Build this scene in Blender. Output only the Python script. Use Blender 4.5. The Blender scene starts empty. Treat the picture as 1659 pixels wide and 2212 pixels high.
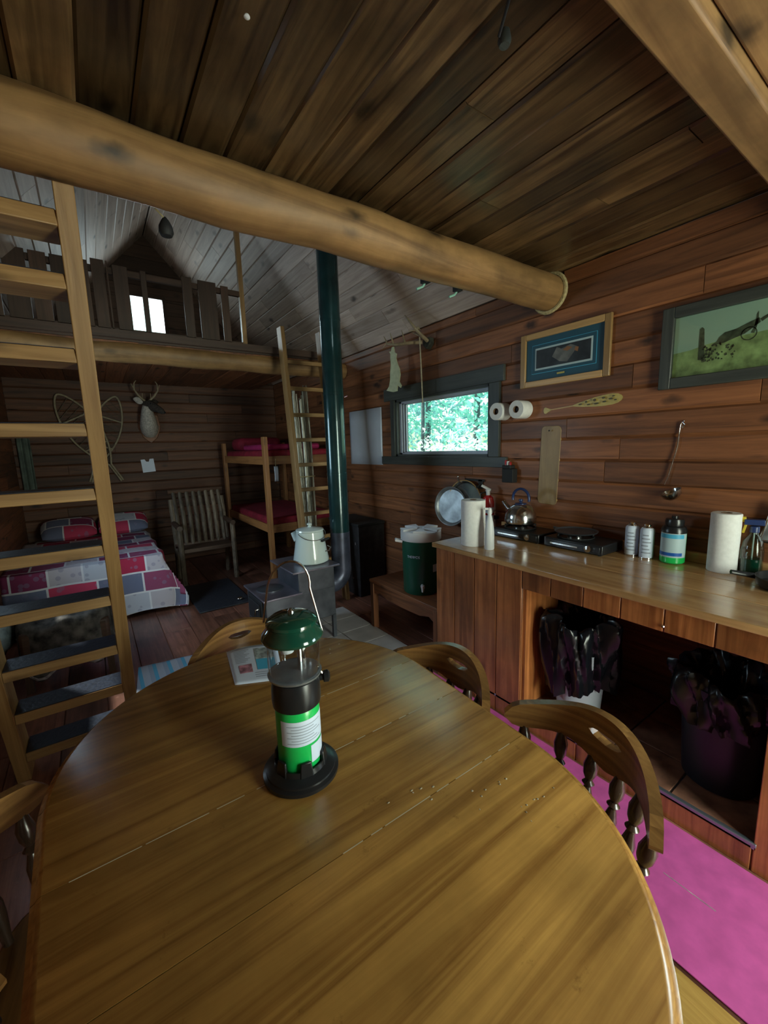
import bpy, bmesh, math, random
from mathutils import Vector, Matrix
random.seed(7)
sc = bpy.context.scene
COL = sc.collection
R = math.radians
PI = math.pi

# ------------------------------------------------------------------ camera
cam = bpy.data.cameras.new('camera'); camo = bpy.data.objects.new('camera', cam); COL.objects.link(camo)
Mc = ((0.81838923, -0.57388164, -0.02998213), (-0.11447382, -0.11167442, -0.98712946), (0.56314723, 0.81128829, -0.15708756))
rx, ry, rz = Vector(Mc[0]), -Vector(Mc[1]), -Vector(Mc[2])
camo.matrix_world = Matrix(((rx.x, ry.x, rz.x, 0), (rx.y, ry.y, rz.y, 0), (rx.z, ry.z, rz.z, 1.5), (0, 0, 0, 1)))
cam.sensor_fit = 'VERTICAL'; cam.sensor_height = 36; cam.sensor_width = 27; cam.lens = 893.606 * 36 / 2212
cam.clip_start = 0.02; cam.clip_end = 100
sc.camera = camo

# ------------------------------------------------------------------ world (overcast sky over forest)
w = bpy.data.worlds.new('sky'); sc.world = w; w.use_nodes = True
nt = w.node_tree; nt.nodes.clear()
def N(t, k, **kw):
    n = t.nodes.new(k)
    for a, b in kw.items():
        if a in n.inputs.keys(): n.inputs[a].default_value = b
        else: setattr(n, a, b)
    return n
tc = N(nt, 'ShaderNodeTexCoord'); sx = N(nt, 'ShaderNodeSeparateXYZ'); rp = N(nt, 'ShaderNodeValToRGB')
bg = N(nt, 'ShaderNodeBackground'); wo = N(nt, 'ShaderNodeOutputWorld')
nt.links.new(tc.outputs['Generated'], sx.inputs[0]); nt.links.new(sx.outputs['Z'], rp.inputs[0])
nt.links.new(rp.outputs[0], bg.inputs[0]); nt.links.new(bg.outputs[0], wo.inputs[0])
e = rp.color_ramp.elements
e[0].position = 0.0; e[0].color = (0.16, 0.24, 0.13, 1)
e[1].position = 0.5; e[1].color = (0.62, 0.82, 1.0, 1)
m_ = rp.color_ramp.elements.new(0.12); m_.color = (0.50, 0.66, 0.55, 1)
bg.inputs['Strength'].default_value = 5.0

# ------------------------------------------------------------------ sun (behind the cabin, on the trees)
sun = bpy.data.lights.new('sun', 'SUN'); suno = bpy.data.objects.new('sun', sun); COL.objects.link(suno)
sun.energy = 12.0; sun.angle = R(2); sun.color = (1, .97, .9)
suno.rotation_euler = Vector((0.55, -0.75, -1.0)).to_track_quat('-Z', 'Y').to_euler()

# daylight through the window openings (area light fills each opening; left and loft added)
def window_light(name, loc, nrm, w_, h_, energy, color):
    l = bpy.data.lights.new(name, 'AREA'); l.shape = 'RECTANGLE'; l.size = w_; l.size_y = h_
    l.energy = energy; l.color = color
    o = bpy.data.objects.new(name, l); COL.objects.link(o); o.location = loc
    o.rotation_euler = Vector(nrm).to_track_quat('-Z', 'Z' if abs(nrm[2]) < .9 else 'Y').to_euler()
    return o
window_light('daylight_door', (1.35, -1.42, 1.15), (0, 1, 0), 0.9, 1.8, 100, (.98, 1.0, .84))
window_light('added_light_left', (-0.84, 3.6, 1.55), (1, 0, -.15), 1.1, 0.75, 34, (.62, .78, 1.0))  # unseen source, added to brighten the bed and roof slopes
window_light('added_light_loft', (.85, -1.45, 3.1), (0, 1, .02), .8, .7, 4, (.80, .92, 1.0))  # unseen source behind the camera, added to brighten the roof slopes
window_light('daylight_gable', (.785, 6.44, 3.24), (0, -1, -.02), .43, .44, 14, (.80, .92, 1.0))
window_light('daylight_sink', (2.52, -0.55, 1.45), (-1, 0, 0), 0.8, 0.6, 25, (.68, .86, 1.0))
sc.view_settings.view_transform = 'Standard'; sc.view_settings.look = 'None'
sc.view_settings.exposure = 0.0; sc.view_settings.gamma = 1.0
sc.view_settings.use_curve_mapping = False

# ------------------------------------------------------------------ materials
def new_mat(name):
    m = bpy.data.materials.new(name); m.use_nodes = True
    t = m.node_tree; b = t.nodes['Principled BSDF']
    return m, t, b
def plain(name, c, rough=.5, metal=0, noise=0, nscale=20, bump=0, spec=.5, trans=0, coat=0):
    m, t, b = new_mat(name)
    b.inputs['Base Color'].default_value = (*c, 1); b.inputs['Roughness'].default_value = rough
    b.inputs['Metallic'].default_value = metal; b.inputs['Specular IOR Level'].default_value = spec
    b.inputs['Transmission Weight'].default_value = trans; b.inputs['Coat Weight'].default_value = coat
    if noise or bump:
        g = N(t, 'ShaderNodeTexCoord'); n = N(t, 'ShaderNodeTexNoise', Scale=nscale, Detail=4.0)
        t.links.new(g.outputs['Object'], n.inputs['Vector'])
        if noise:
            r = N(t, 'ShaderNodeValToRGB'); t.links.new(n.outputs[0], r.inputs[0])
            r.color_ramp.elements[0].position = .3; r.color_ramp.elements[1].position = .7
            r.color_ramp.elements[0].color = (*[max(0, x * (1 - noise)) for x in c], 1)
            r.color_ramp.elements[1].color = (*[min(1, x * (1 + noise)) for x in c], 1)
            t.links.new(r.outputs[0], b.inputs['Base Color'])
        if bump:
            bp = N(t, 'ShaderNodeBump', Strength=bump, Distance=.01)
            t.links.new(n.outputs[0], bp.inputs['Height']); t.links.new(bp.outputs[0], b.inputs['Normal'])
    return m
def wood(name, c1, c2, rough=.5, su=1.3, sv=22, knots=.5, tonevar=.35, coat=0, wear=None, bump=.25, blotch=.0, spec=.5):
    """boards: UV u runs along the grain in metres, v across; attribute tone is one value per board"""
    m, t, b = new_mat(name); L = t.links.new
    uv = N(t, 'ShaderNodeUVMap'); at = N(t, 'ShaderNodeAttribute'); at.attribute_name = 'tone'
    mp = N(t, 'ShaderNodeMapping'); mp.inputs['Scale'].default_value = (su, sv, 1); L(uv.outputs[0], mp.inputs[0])
    n = N(t, 'ShaderNodeTexNoise', Scale=1.0, Detail=6.0, Roughness=.62, Distortion=1.2); L(mp.outputs[0], n.inputs['Vector'])
    r = N(t, 'ShaderNodeValToRGB'); L(n.outputs[0], r.inputs[0])
    r.color_ramp.elements[0].position = .32; r.color_ramp.elements[1].position = .68
    r.color_ramp.elements[0].color = (*c1, 1); r.color_ramp.elements[1].color = (*c2, 1)
    # knots
    mk = N(t, 'ShaderNodeMapping'); mk.inputs['Scale'].default_value = (3.0, 6.5, 1)
    nk_ = N(t, 'ShaderNodeTexNoise', Scale=22.0, Detail=2.0); L(uv.outputs[0], nk_.inputs['Vector'])
    nv = N(t, 'ShaderNodeVectorMath', operation='MULTIPLY_ADD'); L(nk_.outputs['Color'], nv.inputs[0]); nv.inputs[1].default_value = (.03, .03, 0); L(uv.outputs[0], nv.inputs[2]); L(nv.outputs[0], mk.inputs[0])
    v = N(t, 'ShaderNodeTexVoronoi', Scale=1.0); L(mk.outputs[0], v.inputs['Vector'])
    kr = N(t, 'ShaderNodeMapRange'); L(v.outputs['Distance'], kr.inputs[0])
    kr.inputs['From Min'].default_value = .06; kr.inputs['From Max'].default_value = .20
    kr.inputs['To Min'].default_value = 1 - knots; kr.inputs['To Max'].default_value = 1
    # board tone
    tr = N(t, 'ShaderNodeMapRange'); L(at.outputs['Fac'], tr.inputs[0])
    tr.inputs['To Min'].default_value = 1 - tonevar; tr.inputs['To Max'].default_value = 1 + tonevar
    mu = N(t, 'ShaderNodeMath', operation='MULTIPLY'); L(kr.outputs[0], mu.inputs[0]); L(tr.outputs[0], mu.inputs[1])
    hs = N(t, 'ShaderNodeHueSaturation'); L(r.outputs[0], hs.inputs['Color']); L(mu.outputs[0], hs.inputs['Value'])
    out = hs.outputs[0]
    if blotch:
        nb = N(t, 'ShaderNodeTexNoise', Scale=3.2, Detail=5.0, Roughness=.6); L(uv.outputs[0], nb.inputs['Vector'])
        br = N(t, 'ShaderNodeMapRange'); L(nb.outputs[0], br.inputs[0])
        br.inputs['From Min'].default_value = .35; br.inputs['From Max'].default_value = .65
        br.inputs['To Min'].default_value = 1 - blotch; br.inputs['To Max'].default_value = 1 + blotch * .6
        h2 = N(t, 'ShaderNodeHueSaturation'); L(out, h2.inputs['Color']); L(br.outputs[0], h2.inputs['Value']); out = h2.outputs[0]
    if wear:
        nw = N(t, 'ShaderNodeTexNoise', Scale=14.0, Detail=8.0, Roughness=.75); L(uv.outputs[0], nw.inputs['Vector'])
        wr = N(t, 'ShaderNodeMapRange'); L(nw.outputs[0], wr.inputs[0])
        wr.inputs['From Min'].default_value = .62; wr.inputs['From Max'].default_value = .72
        wr.inputs['To Max'].default_value = .6
        mx = N(t, 'ShaderNodeMixRGB'); L(wr.outputs[0], mx.inputs[0]); L(out, mx.inputs[1]); mx.inputs[2].default_value = (*wear, 1)
        out = mx.outputs[0]
    L(out, b.inputs['Base Color'])
    b.inputs['Roughness'].default_value = rough; b.inputs['Coat Weight'].default_value = coat; b.inputs['Coat Roughness'].default_value = .22
    b.inputs['Specular IOR Level'].default_value = spec
    if bump:
        bp = N(t, 'ShaderNodeBump', Strength=bump, Distance=.003); L(n.outputs[0], bp.inputs['Height']); L(bp.outputs[0], b.inputs['Normal'])
    return m
M = {}
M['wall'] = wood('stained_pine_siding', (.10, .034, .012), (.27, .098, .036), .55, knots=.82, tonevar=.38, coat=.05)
M['wallshade'] = wood('shaded_pine_siding', (.045, .016, .007), (.135, .052, .022), .6, knots=.8, tonevar=.35)  # same boards as the other walls, back wall's shade put into the colour
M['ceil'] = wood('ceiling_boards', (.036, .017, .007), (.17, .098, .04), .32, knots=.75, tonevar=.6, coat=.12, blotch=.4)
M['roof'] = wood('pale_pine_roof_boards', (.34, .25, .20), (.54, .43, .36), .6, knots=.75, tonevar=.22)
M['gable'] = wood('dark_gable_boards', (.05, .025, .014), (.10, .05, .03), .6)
M['log'] = wood('peeled_log', (.17, .085, .03), (.36, .20, .075), .55, su=.9, sv=12, knots=.8, tonevar=.1, blotch=.35)
M['floor'] = wood('worn_floor_boards', (.12, .045, .028), (.30, .125, .08), .33, knots=.6, tonevar=.35, coat=.25, wear=(.46, .28, .22), blotch=.35)
M['table'] = wood('golden_table_top', (.22, .100, .022), (.48, .255, .062), .27, su=.8, sv=19, knots=.0, tonevar=.16, coat=.3, blotch=.24, bump=.1, wear=(.12, .055, .012))
M['chair'] = wood('honey_chair_wood', (.13, .058, .018), (.36, .19, .06), .3, su=2, sv=24, knots=.1, tonevar=.1, coat=.4, blotch=.25)
M['counter'] = wood('varnished_counter_top', (.40, .21, .08), (.68, .41, .18), .2, su=1.0, sv=9, knots=.3, tonevar=.15, coat=.6, blotch=.2, bump=.06)
M['cab'] = wood('red_pine_cabinet', (.20, .062, .016), (.46, .17, .055), .36, knots=.6, tonevar=.32, coat=.3, blotch=.3)
M['pinelt'] = wood('yellow_pine_lumber', (.23, .12, .042), (.41, .24, .095), .45, knots=.5, tonevar=.12)
M['pinebunk'] = wood('orange_pine_bunk', (.28, .11, .035), (.46, .21, .07), .45, knots=.4)
M['trimdark'] = wood('dark_green_trim', (.03, .034, .032), (.065, .07, .062), .42, knots=.1, tonevar=.1)
M['dark'] = wood('dark_stained_wood', (.035, .018, .01), (.08, .04, .024), .5)
M['board'] = wood('maple_board', (.38, .23, .09), (.54, .35, .14), .45, su=2.5, sv=18, knots=.1, blotch=.2)
M['bark'] = wood('bark_pole', (.05, .035, .022), (.20, .15, .10), .7, su=6, sv=14, knots=.5, tonevar=.5)
M['birch'] = wood('birch_bark', (.08, .07, .05), (.80, .80, .68), .5, su=5, sv=30, knots=.2, tonevar=.55)
M['goldframe'] = wood('oak_frame', (.34, .19, .07), (.5, .3, .12), .35, knots=0, coat=.4)
M['tile'] = plain('hearth_tile', (.40, .38, .38), .3, noise=.12, nscale=9)
M['grout'] = plain('grout', (.16, .15, .15), .8)
M['browntile'] = plain('brown_quarry_tile', (.24, .115, .075), .33, noise=.45, nscale=14)
M['bluetrim'] = plain('metal_edge_strip', (.30, .34, .40), .28, metal=.8)
M['pink'] = plain('magenta_floor_paint', (.58, .10, .36), .5, noise=.14, nscale=16, bump=.05)
M['black'] = plain('black_plastic', (.012, .013, .015), .28)
M['blackmat'] = plain('black_matt', (.012, .012, .013), .7)
M['iron'] = plain('grey_steel_plate', (.10, .11, .13), .38, metal=.6, noise=.35, nscale=9)
M['irontop'] = plain('worn_stove_top', (.22, .21, .26), .32, metal=.7, noise=.35, nscale=7)
M['pipe'] = plain('dark_green_enamel_pipe', (.012, .045, .05), .2, metal=.3, noise=.3, nscale=6, coat=.4)
M['enamel'] = plain('white_enamel', (.62, .72, .70), .14, coat=.5)
M['white'] = plain('white_plastic', (.70, .72, .74), .4)
M['paper'] = plain('white_paper_towel', (.78, .78, .77), .85, noise=.05, nscale=60, bump=.15)
M['print'] = plain('white_print_paper', (.62, .70, .84), .45)
M['card'] = plain('brown_card', (.2, .12, .07), .8)
M['steel'] = plain('brushed_steel', (.55, .55, .55), .18, metal=1)
M['chrome'] = plain('chrome', (.75, .75, .75), .06, metal=1)
M['galv'] = plain('galvanised_tin', (.34, .37, .40), .42, metal=.75, noise=.4, nscale=12)
M['red'] = plain('extinguisher_red', (.42, .01, .014), .25, coat=.4)
M['navy'] = plain('navy_plastic', (.02, .04, .13), .3)
M['blue'] = plain('label_blue', (.01, .10, .42), .4)
M['cyan'] = plain('label_cyan', (.06, .38, .60), .4)
M['green'] = plain('propane_green', (.01, .50, .10), .3, coat=.3)
M['dkgreen'] = plain('dark_green_enamel', (.008, .055, .035), .12, coat=.7)
M['coolgreen'] = plain('cooler_green', (.006, .085, .05), .35)
M['yellow'] = plain('yellow_plastic', (.55, .42, .03), .4)
M['tread'] = plain('navy_anti_slip_tread', (.012, .018, .035), .34, noise=.4, nscale=60, bump=.15)
M['mat'] = plain('dark_rubber_mat', (.03, .035, .045), .42, noise=.3, nscale=40, bump=.3)
M['bag'] = plain('black_bin_bag', (.006, .007, .010), .26, spec=.45)
M['bin'] = plain('translucent_white_bin', (.50, .55, .62), .35)
M['bincharcoal'] = plain('charcoal_bin', (.010, .012, .022), .38)
M['redcloth'] = plain('crimson_bedding', (.28, .012, .03), .8, noise=.3, nscale=12, bump=.4)
M['pinkcloth'] = plain('magenta_bedding', (.42, .02, .12), .75, noise=.15, nscale=12, bump=.4)
M['antler'] = plain('antler_bone', (.26, .20, .12), .5, noise=.35, nscale=25)
M['skull'] = plain('dark_hide', (.03, .03, .02), .8, noise=.5, nscale=30)
M['ash'] = plain('pale_ash_wood', (.32, .27, .18), .5, noise=.25, nscale=30)
M['rawhide'] = plain('dark_rawhide', (.09, .07, .045), .6)
M['furwhite'] = plain('pale_deer_fur', (.45, .41, .36), .9, noise=.3, nscale=50, bump=.6)
M['furdark'] = plain('dark_deer_fur', (.045, .035, .028), .9, noise=.5, nscale=50, bump=.6)
M['cutwood'] = plain('pale_sage_cut_wood', (.40, .42, .27), .55, noise=.15, nscale=30)
M['ink'] = plain('engraved_ink', (.10, .085, .05), .7)
M['rope'] = plain('hemp_rope', (.42, .34, .17), .8, noise=.3, nscale=80, bump=.5)
M['mint'] = plain('mint_hook', (.25, .5, .4), .4)
M['hide'] = plain('mottled_hide', (.07, .062, .055), .9, noise=1.0, nscale=16, bump=.5)
M['hiderim'] = plain('pale_hide_trim', (.34, .30, .30), .85, noise=.5, nscale=30, bump=.5)
M['cushion'] = plain('pale_blue_cushion', (.28, .36, .40), .85, noise=.3, nscale=30, bump=.3)
M['sage'] = plain('faded_sage_cloth', (.10, .13, .11), .8, noise=.5, nscale=8)
M['teal'] = plain('teal_picture_mat', (.012, .07, .11), .5)
M['palemat'] = plain('pale_inner_mat', (.42, .55, .58), .5)
M['nightprint'] = plain('dark_bird_print', (.025, .03, .035), .3, noise=.6, nscale=10)
M['printgrey'] = plain('grey_print', (.13, .13, .12), .4, noise=.4, nscale=20)
M['printorange'] = plain('orange_print', (.25, .11, .04), .4)
M['skyprint'] = plain('pale_green_sky_print', (.44, .60, .47), .35)
M['grassprint'] = plain('field_print', (.33, .44, .18), .35, noise=.45, nscale=22)
M['sepia'] = plain('sepia_print', (.075, .09, .055), .4, noise=.6, nscale=40)
M['brass'] = plain('brass', (.5, .38, .1), .3, metal=.8)
M['photo1'] = plain('photo_print', (.25, .28, .28), .4, noise=.8, nscale=60)
M['photo2'] = plain('pink_photo_print', (.42, .2, .26), .4, noise=.8, nscale=50)
M['inkgrey'] = plain('grey_text_ink', (.28, .32, .40), .6)
M['crumb'] = plain('pale_seam_dust', (.50, .42, .28), .8)
M['sheet'] = plain('glossy_white_board', (.50, .52, .56), .22, noise=.12, nscale=3)
M['trunk'] = plain('dark_floral_trunk', (.02, .018, .02), .6, noise=.7, nscale=20)
M['bark_tree'] = plain('grey_bark', (.10, .11, .12), .8, noise=.5, nscale=20)
M['ground'] = plain('mossy_ground', (.08, .13, .05), .9, noise=.5, nscale=3)
M['leaf'] = plain('leaf_green', (.10, .34, .20), .5, noise=.5, nscale=2)
M['leafpale'] = plain('pale_leaf', (.50, .66, .52), .45, noise=.2, nscale=3)
def leafmat(n, c):
    m, t, b = new_mat(n); b.inputs['Base Color'].default_value = (*c, 1); b.inputs['Roughness'].default_value = .45
    tr = N(t, 'ShaderNodeBsdfTranslucent'); tr.inputs[0].default_value = (*c, 1)
    mx = N(t, 'ShaderNodeMixShader'); mx.inputs[0].default_value = .45
    o = t.nodes['Material Output']; t.links.new(b.outputs[0], mx.inputs[1]); t.links.new(tr.outputs[0], mx.inputs[2]); t.links.new(mx.outputs[0], o.inputs[0])
    return m
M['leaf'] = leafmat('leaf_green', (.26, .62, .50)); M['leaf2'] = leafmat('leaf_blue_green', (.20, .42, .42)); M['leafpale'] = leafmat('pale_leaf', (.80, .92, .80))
def glassmat(name, rough=0.0, tint=(1, 1, 1)):
    m, t, b = new_mat(name); t.nodes.remove(b); o = t.nodes['Material Output']
    tr = N(t, 'ShaderNodeBsdfTransparent'); tr.inputs[0].default_value = (*tint, 1)
    gl = N(t, 'ShaderNodeBsdfGlossy'); gl.inputs['Roughness'].default_value = .03
    lw = N(t, 'ShaderNodeLayerWeight'); pw = N(t, 'ShaderNodeMath', operation='POWER'); pw.inputs[1].default_value = 2.6
    fr = N(t, 'ShaderNodeMapRange'); fr.inputs['To Min'].default_value = .04; fr.inputs['To Max'].default_value = 1.0; mx = N(t, 'ShaderNodeMixShader')
    t.links.new(lw.outputs['Facing'], pw.inputs[0]); t.links.new(pw.outputs[0], fr.inputs[0])
    t.links.new(fr.outputs[0], mx.inputs[0]); t.links.new(tr.outputs[0], mx.inputs[1]); t.links.new(gl.outputs[0], mx.inputs[2]); t.links.new(mx.outputs[0], o.inputs[0])
    return m
M['glass'] = glassmat('window_glass', tint=(.95, .98, .97))
M['globe'] = glassmat('lantern_globe_glass', tint=(.90, .92, .95))
M['bottle'] = glassmat('clear_bottle_plastic', tint=(.6, .7, .66))
def quiltmat(name, cell, seed):
    m, t, b = new_mat(name); L = t.links.new
    uv = N(t, 'ShaderNodeUVMap'); mp = N(t, 'ShaderNodeMapping'); mp.inputs['Scale'].default_value = (1 / cell, 1 / cell, 1)
    mp.inputs['Location'].default_value = (seed, seed * .7, 0); L(uv.outputs[0], mp.inputs[0])
    br = N(t, 'ShaderNodeTexBrick'); br.offset = .5; br.squash = 1.45; br.squash_frequency = 3
    for k, v_ in (('Scale', 1.0), ('Mortar Size', .035), ('Mortar Smooth', 0.0), ('Bias', 0.0), ('Brick Width', 1.1), ('Row Height', .85)): br.inputs[k].default_value = v_
    br.inputs['Color1'].default_value = (0, 0, 0, 1); br.inputs['Color2'].default_value = (1, 1, 1, 1); br.inputs['Mortar'].default_value = (.5, .5, .5, 1)
    L(mp.outputs[0], br.inputs['Vector'])
    r = N(t, 'ShaderNodeValToRGB'); L(br.outputs['Color'], r.inputs[0]); cr = r.color_ramp; cr.interpolation = 'CONSTANT'
    cols = [(0, (.42, .02, .07)), (.16, (.50, .46, .52)), (.30, (.22, .03, .10)), (.44, (.15, .17, .27)), (.56, (.55, .05, .12)), (.70, (.48, .50, .58)), (.84, (.28, .06, .14))]
    cr.elements[0].color = (*cols[0][1], 1); cr.elements[1].position = cols[1][0]; cr.elements[1].color = (*cols[1][1], 1)
    for p, c in cols[2:]:
        q = cr.elements.new(p); q.color = (*c, 1)
    # motifs inside the patches
    vo = N(t, 'ShaderNodeTexVoronoi', Scale=3.2); L(mp.outputs[0], vo.inputs['Vector'])
    vr = N(t, 'ShaderNodeMapRange'); L(vo.outputs['Distance'], vr.inputs[0]); vr.inputs['From Min'].default_value = .26; vr.inputs['From Max'].default_value = .3
    vr.inputs['To Min'].default_value = .45; vr.inputs['To Max'].default_value = 0
    mo = N(t, 'ShaderNodeMixRGB'); L(vr.outputs[0], mo.inputs[0]); L(r.outputs[0], mo.inputs[1]); mo.inputs[2].default_value = (.22, .20, .32, 1)
    mx = N(t, 'ShaderNodeMixRGB'); L(br.outputs['Fac'], mx.inputs[0]); L(mo.outputs[0], mx.inputs[1]); mx.inputs[2].default_value = (.70, .70, .74, 1)
    L(mx.outputs[0], b.inputs['Base Color']); b.inputs['Roughness'].default_value = .85
    return m
M['quilt'] = quiltmat('patchwork_quilt', .22, .3)
M['quilt2'] = quiltmat('patchwork_pillowcase', .2, 2.6)
def stripemat(name):
    m, t, b = new_mat(name); L = t.links.new
    uv = N(t, 'ShaderNodeUVMap'); sp = N(t, 'ShaderNodeSeparateXYZ'); L(uv.outputs[0], sp.inputs[0])
    mm = N(t, 'ShaderNodeMath', operation='MULTIPLY'); L(sp.outputs[0], mm.inputs[0]); mm.inputs[1].default_value = 11
    fr = N(t, 'ShaderNodeMath', operation='FRACT'); L(mm.outputs[0], fr.inputs[0])
    r = N(t, 'ShaderNodeValToRGB'); L(fr.outputs[0], r.inputs[0]); cr = r.color_ramp; cr.interpolation = 'CONSTANT'
    cr.elements[0].color = (.10, .35, .50, 1); cr.elements[1].position = .25; cr.elements[1].color = (.40, .42, .46, 1)
    q = cr.elements.new(.7); q.color = (.30, .34, .40, 1)
    L(r.outputs[0], b.inputs['Base Color']); b.inputs['Roughness'].default_value = .9
    return m
M['stripe'] = stripemat('blue_striped_weave')

# ------------------------------------------------------------------ mesh builder
def V3(*a): return Vector(a)
class MB:
    def __init__(s): s.v = []; s.f = []; s.g = []; s.m = []
    def add(s, verts, faces, grain=(1, 0, 0), tone=None, mat=0, off=None, uvs=None):
        b = len(s.v); s.v += [Vector(p) for p in verts]
        if tone is None: tone = random.random()
        if off is None: off = (random.uniform(0, 20), random.uniform(0, 20))
        for k, f in enumerate(faces):
            s.f.append([b + i for i in f]); s.g.append((Vector(grain), off, tone, uvs[k] if uvs and k < len(uvs) else None)); s.m.append(mat)
        return s
    def hexa(s, c, grain, tone=None, mat=0):   # c: 8 corners, bottom ring 0-3, top ring 4-7
        return s.add(c, [(3, 2, 1, 0), (4, 5, 6, 7), (0, 1, 5, 4), (1, 2, 6, 5), (2, 3, 7, 6), (3, 0, 4, 7)], grain, tone, mat)
    def box(s, x0, x1, y0, y1, z0, z1, grain=None, tone=None, mat=0):
        x0, x1 = sorted((x0, x1)); y0, y1 = sorted((y0, y1)); z0, z1 = sorted((z0, z1))
        if grain is None:
            d = (x1 - x0, y1 - y0, z1 - z0); k = d.index(max(d)); grain = tuple(1 if i == k else 0 for i in range(3))
        c = [(x0, y0, z0), (x1, y0, z0), (x1, y1, z0), (x0, y1, z0), (x0, y0, z1), (x1, y0, z1), (x1, y1, z1), (x0, y1, z1)]
        return s.hexa(c, grain, tone, mat)
    def beam(s, p0, p1, wx, wy, side=(1, 0, 0), tone=None, mat=0):
        """bar from p0 to p1, wx wide along 'side', wy deep across it"""
        p0, p1 = Vector(p0), Vector(p1); a = (p1 - p0).normalized()
        sd = Vector(side); sd = (sd - a * sd.dot(a)).normalized(); u = a.cross(sd)
        c = []
        for p in (p0, p1):
            for i, j in ((-1, -1), (1, -1), (1, 1), (-1, 1)): c.append(p + sd * (i * wx / 2) + u * (j * wy / 2))
        return s.hexa(c, a, tone, mat)
    def tube(s, pts, r, seg=10, mat=0, closed=False, tone=None, sx=1.0, up=None):
        pts = [Vector(p) for p in pts]; n = len(pts)
        rr = r if isinstance(r, (list, tuple)) else [r] * n
        ring = []; prev = None
        for i, p in enumerate(pts):
            if closed: t = (pts[(i + 1) % n] - pts[i - 1]).normalized()
            else: t = (pts[min(i + 1, n - 1)] - pts[max(i - 1, 0)]).normalized()
            if prev is None:
                q = Vector(up) if up else (Vector((0, 0, 1)) if abs(t.z) < .9 else Vector((1, 0, 0)))
                a = (q - t * q.dot(t)).normalized()
            else: a = (prev - t * prev.dot(t)).normalized()
            prev = a; b_ = t.cross(a)
            ring.append([p + a * (rr[i] * math.cos(2 * PI * k / seg)) + b_ * (rr[i] * sx * math.sin(2 * PI * k / seg)) for k in range(seg)])
        vs = [q for rg in ring for q in rg]; fs = []
        m_ = n if closed else n - 1; us = []; al = [0]; o1, o2 = random.uniform(0, 20), random.uniform(0, 20)
        for i in range(n): al.append(al[-1] + (pts[(i + 1) % n] - pts[i]).length)
        rm = sum(rr) / n
        for i in range(m_):
            for k in range(seg):
                w0, w1 = 2 * PI * rm * k / seg + o2, 2 * PI * rm * (k + 1) / seg + o2
                us.append(((al[i] + o1, w0), (al[i] + o1, w1), (al[i + 1] + o1, w1), (al[i + 1] + o1, w0)))
                a0 = i * seg + k; a1 = i * seg + (k + 1) % seg; b0 = ((i + 1) % n) * seg + k; b1 = ((i + 1) % n) * seg + (k + 1) % seg
                fs.append((a0, a1, b1, b0))
        if not closed:
            fs.append(tuple(reversed(range(seg)))); fs.append(tuple(range((n - 1) * seg, n * seg)))
        g = (pts[-1] - pts[0]); g = g.normalized() if g.length > 1e-6 else Vector((1, 0, 0))
        return s.add(vs, fs, g, tone, mat, uvs=us)
    def lathe(s, prof, o=(0, 0, 0), ax=(0, 0, 1), seg=24, mat=0, tone=None, cap=True, mats=None):
        o = Vector(o); ax = Vector(ax).normalized(); q = Vector((1, 0, 0)) if abs(ax.x) < .9 else Vector((0, 1, 0))
        a = (q - ax * q.dot(ax)).normalized(); b_ = ax.cross(a); vs = []
        for r_, z_ in prof:
            for k in range(seg): vs.append(o + ax * z_ + a * (r_ * math.cos(2 * PI * k / seg)) + b_ * (r_ * math.sin(2 * PI * k / seg)))
        off = (random.uniform(0, 20), 0)
        if tone is None: tone = random.random()
        base = len(s.v); s.add(vs, [], ax, tone, mat, off); al = [0]; rm = max(q[0] for q in prof)
        for p0, p1 in zip(prof, prof[1:]): al.append(al[-1] + math.hypot(p1[0] - p0[0], p1[1] - p0[1]))
        for i in range(len(prof) - 1):
            for k in range(seg):
                s.f.append([base + i * seg + k, base + i * seg + (k + 1) % seg, base + (i + 1) * seg + (k + 1) % seg, base + (i + 1) * seg + k])
                w0, w1 = 2 * PI * rm * k / seg, 2 * PI * rm * (k + 1) / seg; s.g.append((ax, off, tone, ((al[i] + off[0], w0), (al[i] + off[0], w1), (al[i + 1] + off[0], w1), (al[i + 1] + off[0], w0)))); s.m.append(mats[i] if mats else mat)
        if cap:
            for f, mm in (([base + k for k in reversed(range(seg))], mats[0] if mats else mat), ([base + (len(prof) - 1) * seg + k for k in range(seg)], mats[-1] if mats else mat)):
                s.f.append(f); s.g.append((ax, off, tone, None)); s.m.append(mm)
        return s
    def prism(s, poly, o, ax, ay, th, grain=None, tone=None, mat=0):
        o, ax, ay = Vector(o), Vector(ax), Vector(ay); n = ax.cross(ay).normalized(); k = len(poly)
        a = [o + ax * x + ay * y for x, y in poly]; b_ = [p + n * th for p in a]
        fs = [tuple(reversed(range(k))), tuple(range(k, 2 * k))] + [(i, (i + 1) % k, k + (i + 1) % k, k + i) for i in range(k)]
        return s.add(a + b_, fs, grain or ax, tone, mat)
    def grid(s, fn, nu, nv, grain=(1, 0, 0), mat=0, tone=None, close_u=False):
        vs = [fn(i / nu, j / nv) for i in range(nu + (0 if close_u else 1)) for j in range(nv + 1)]; c = nv + 1; fs = []
        nn = nu
        for i in range(nn):
            for j in range(nv):
                i2 = (i + 1) % nu if close_u else i + 1
                fs.append((i * c + j, i2 * c + j, i2 * c + j + 1, i * c + j + 1))
        return s.add(vs, fs, grain, tone, mat)
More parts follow.
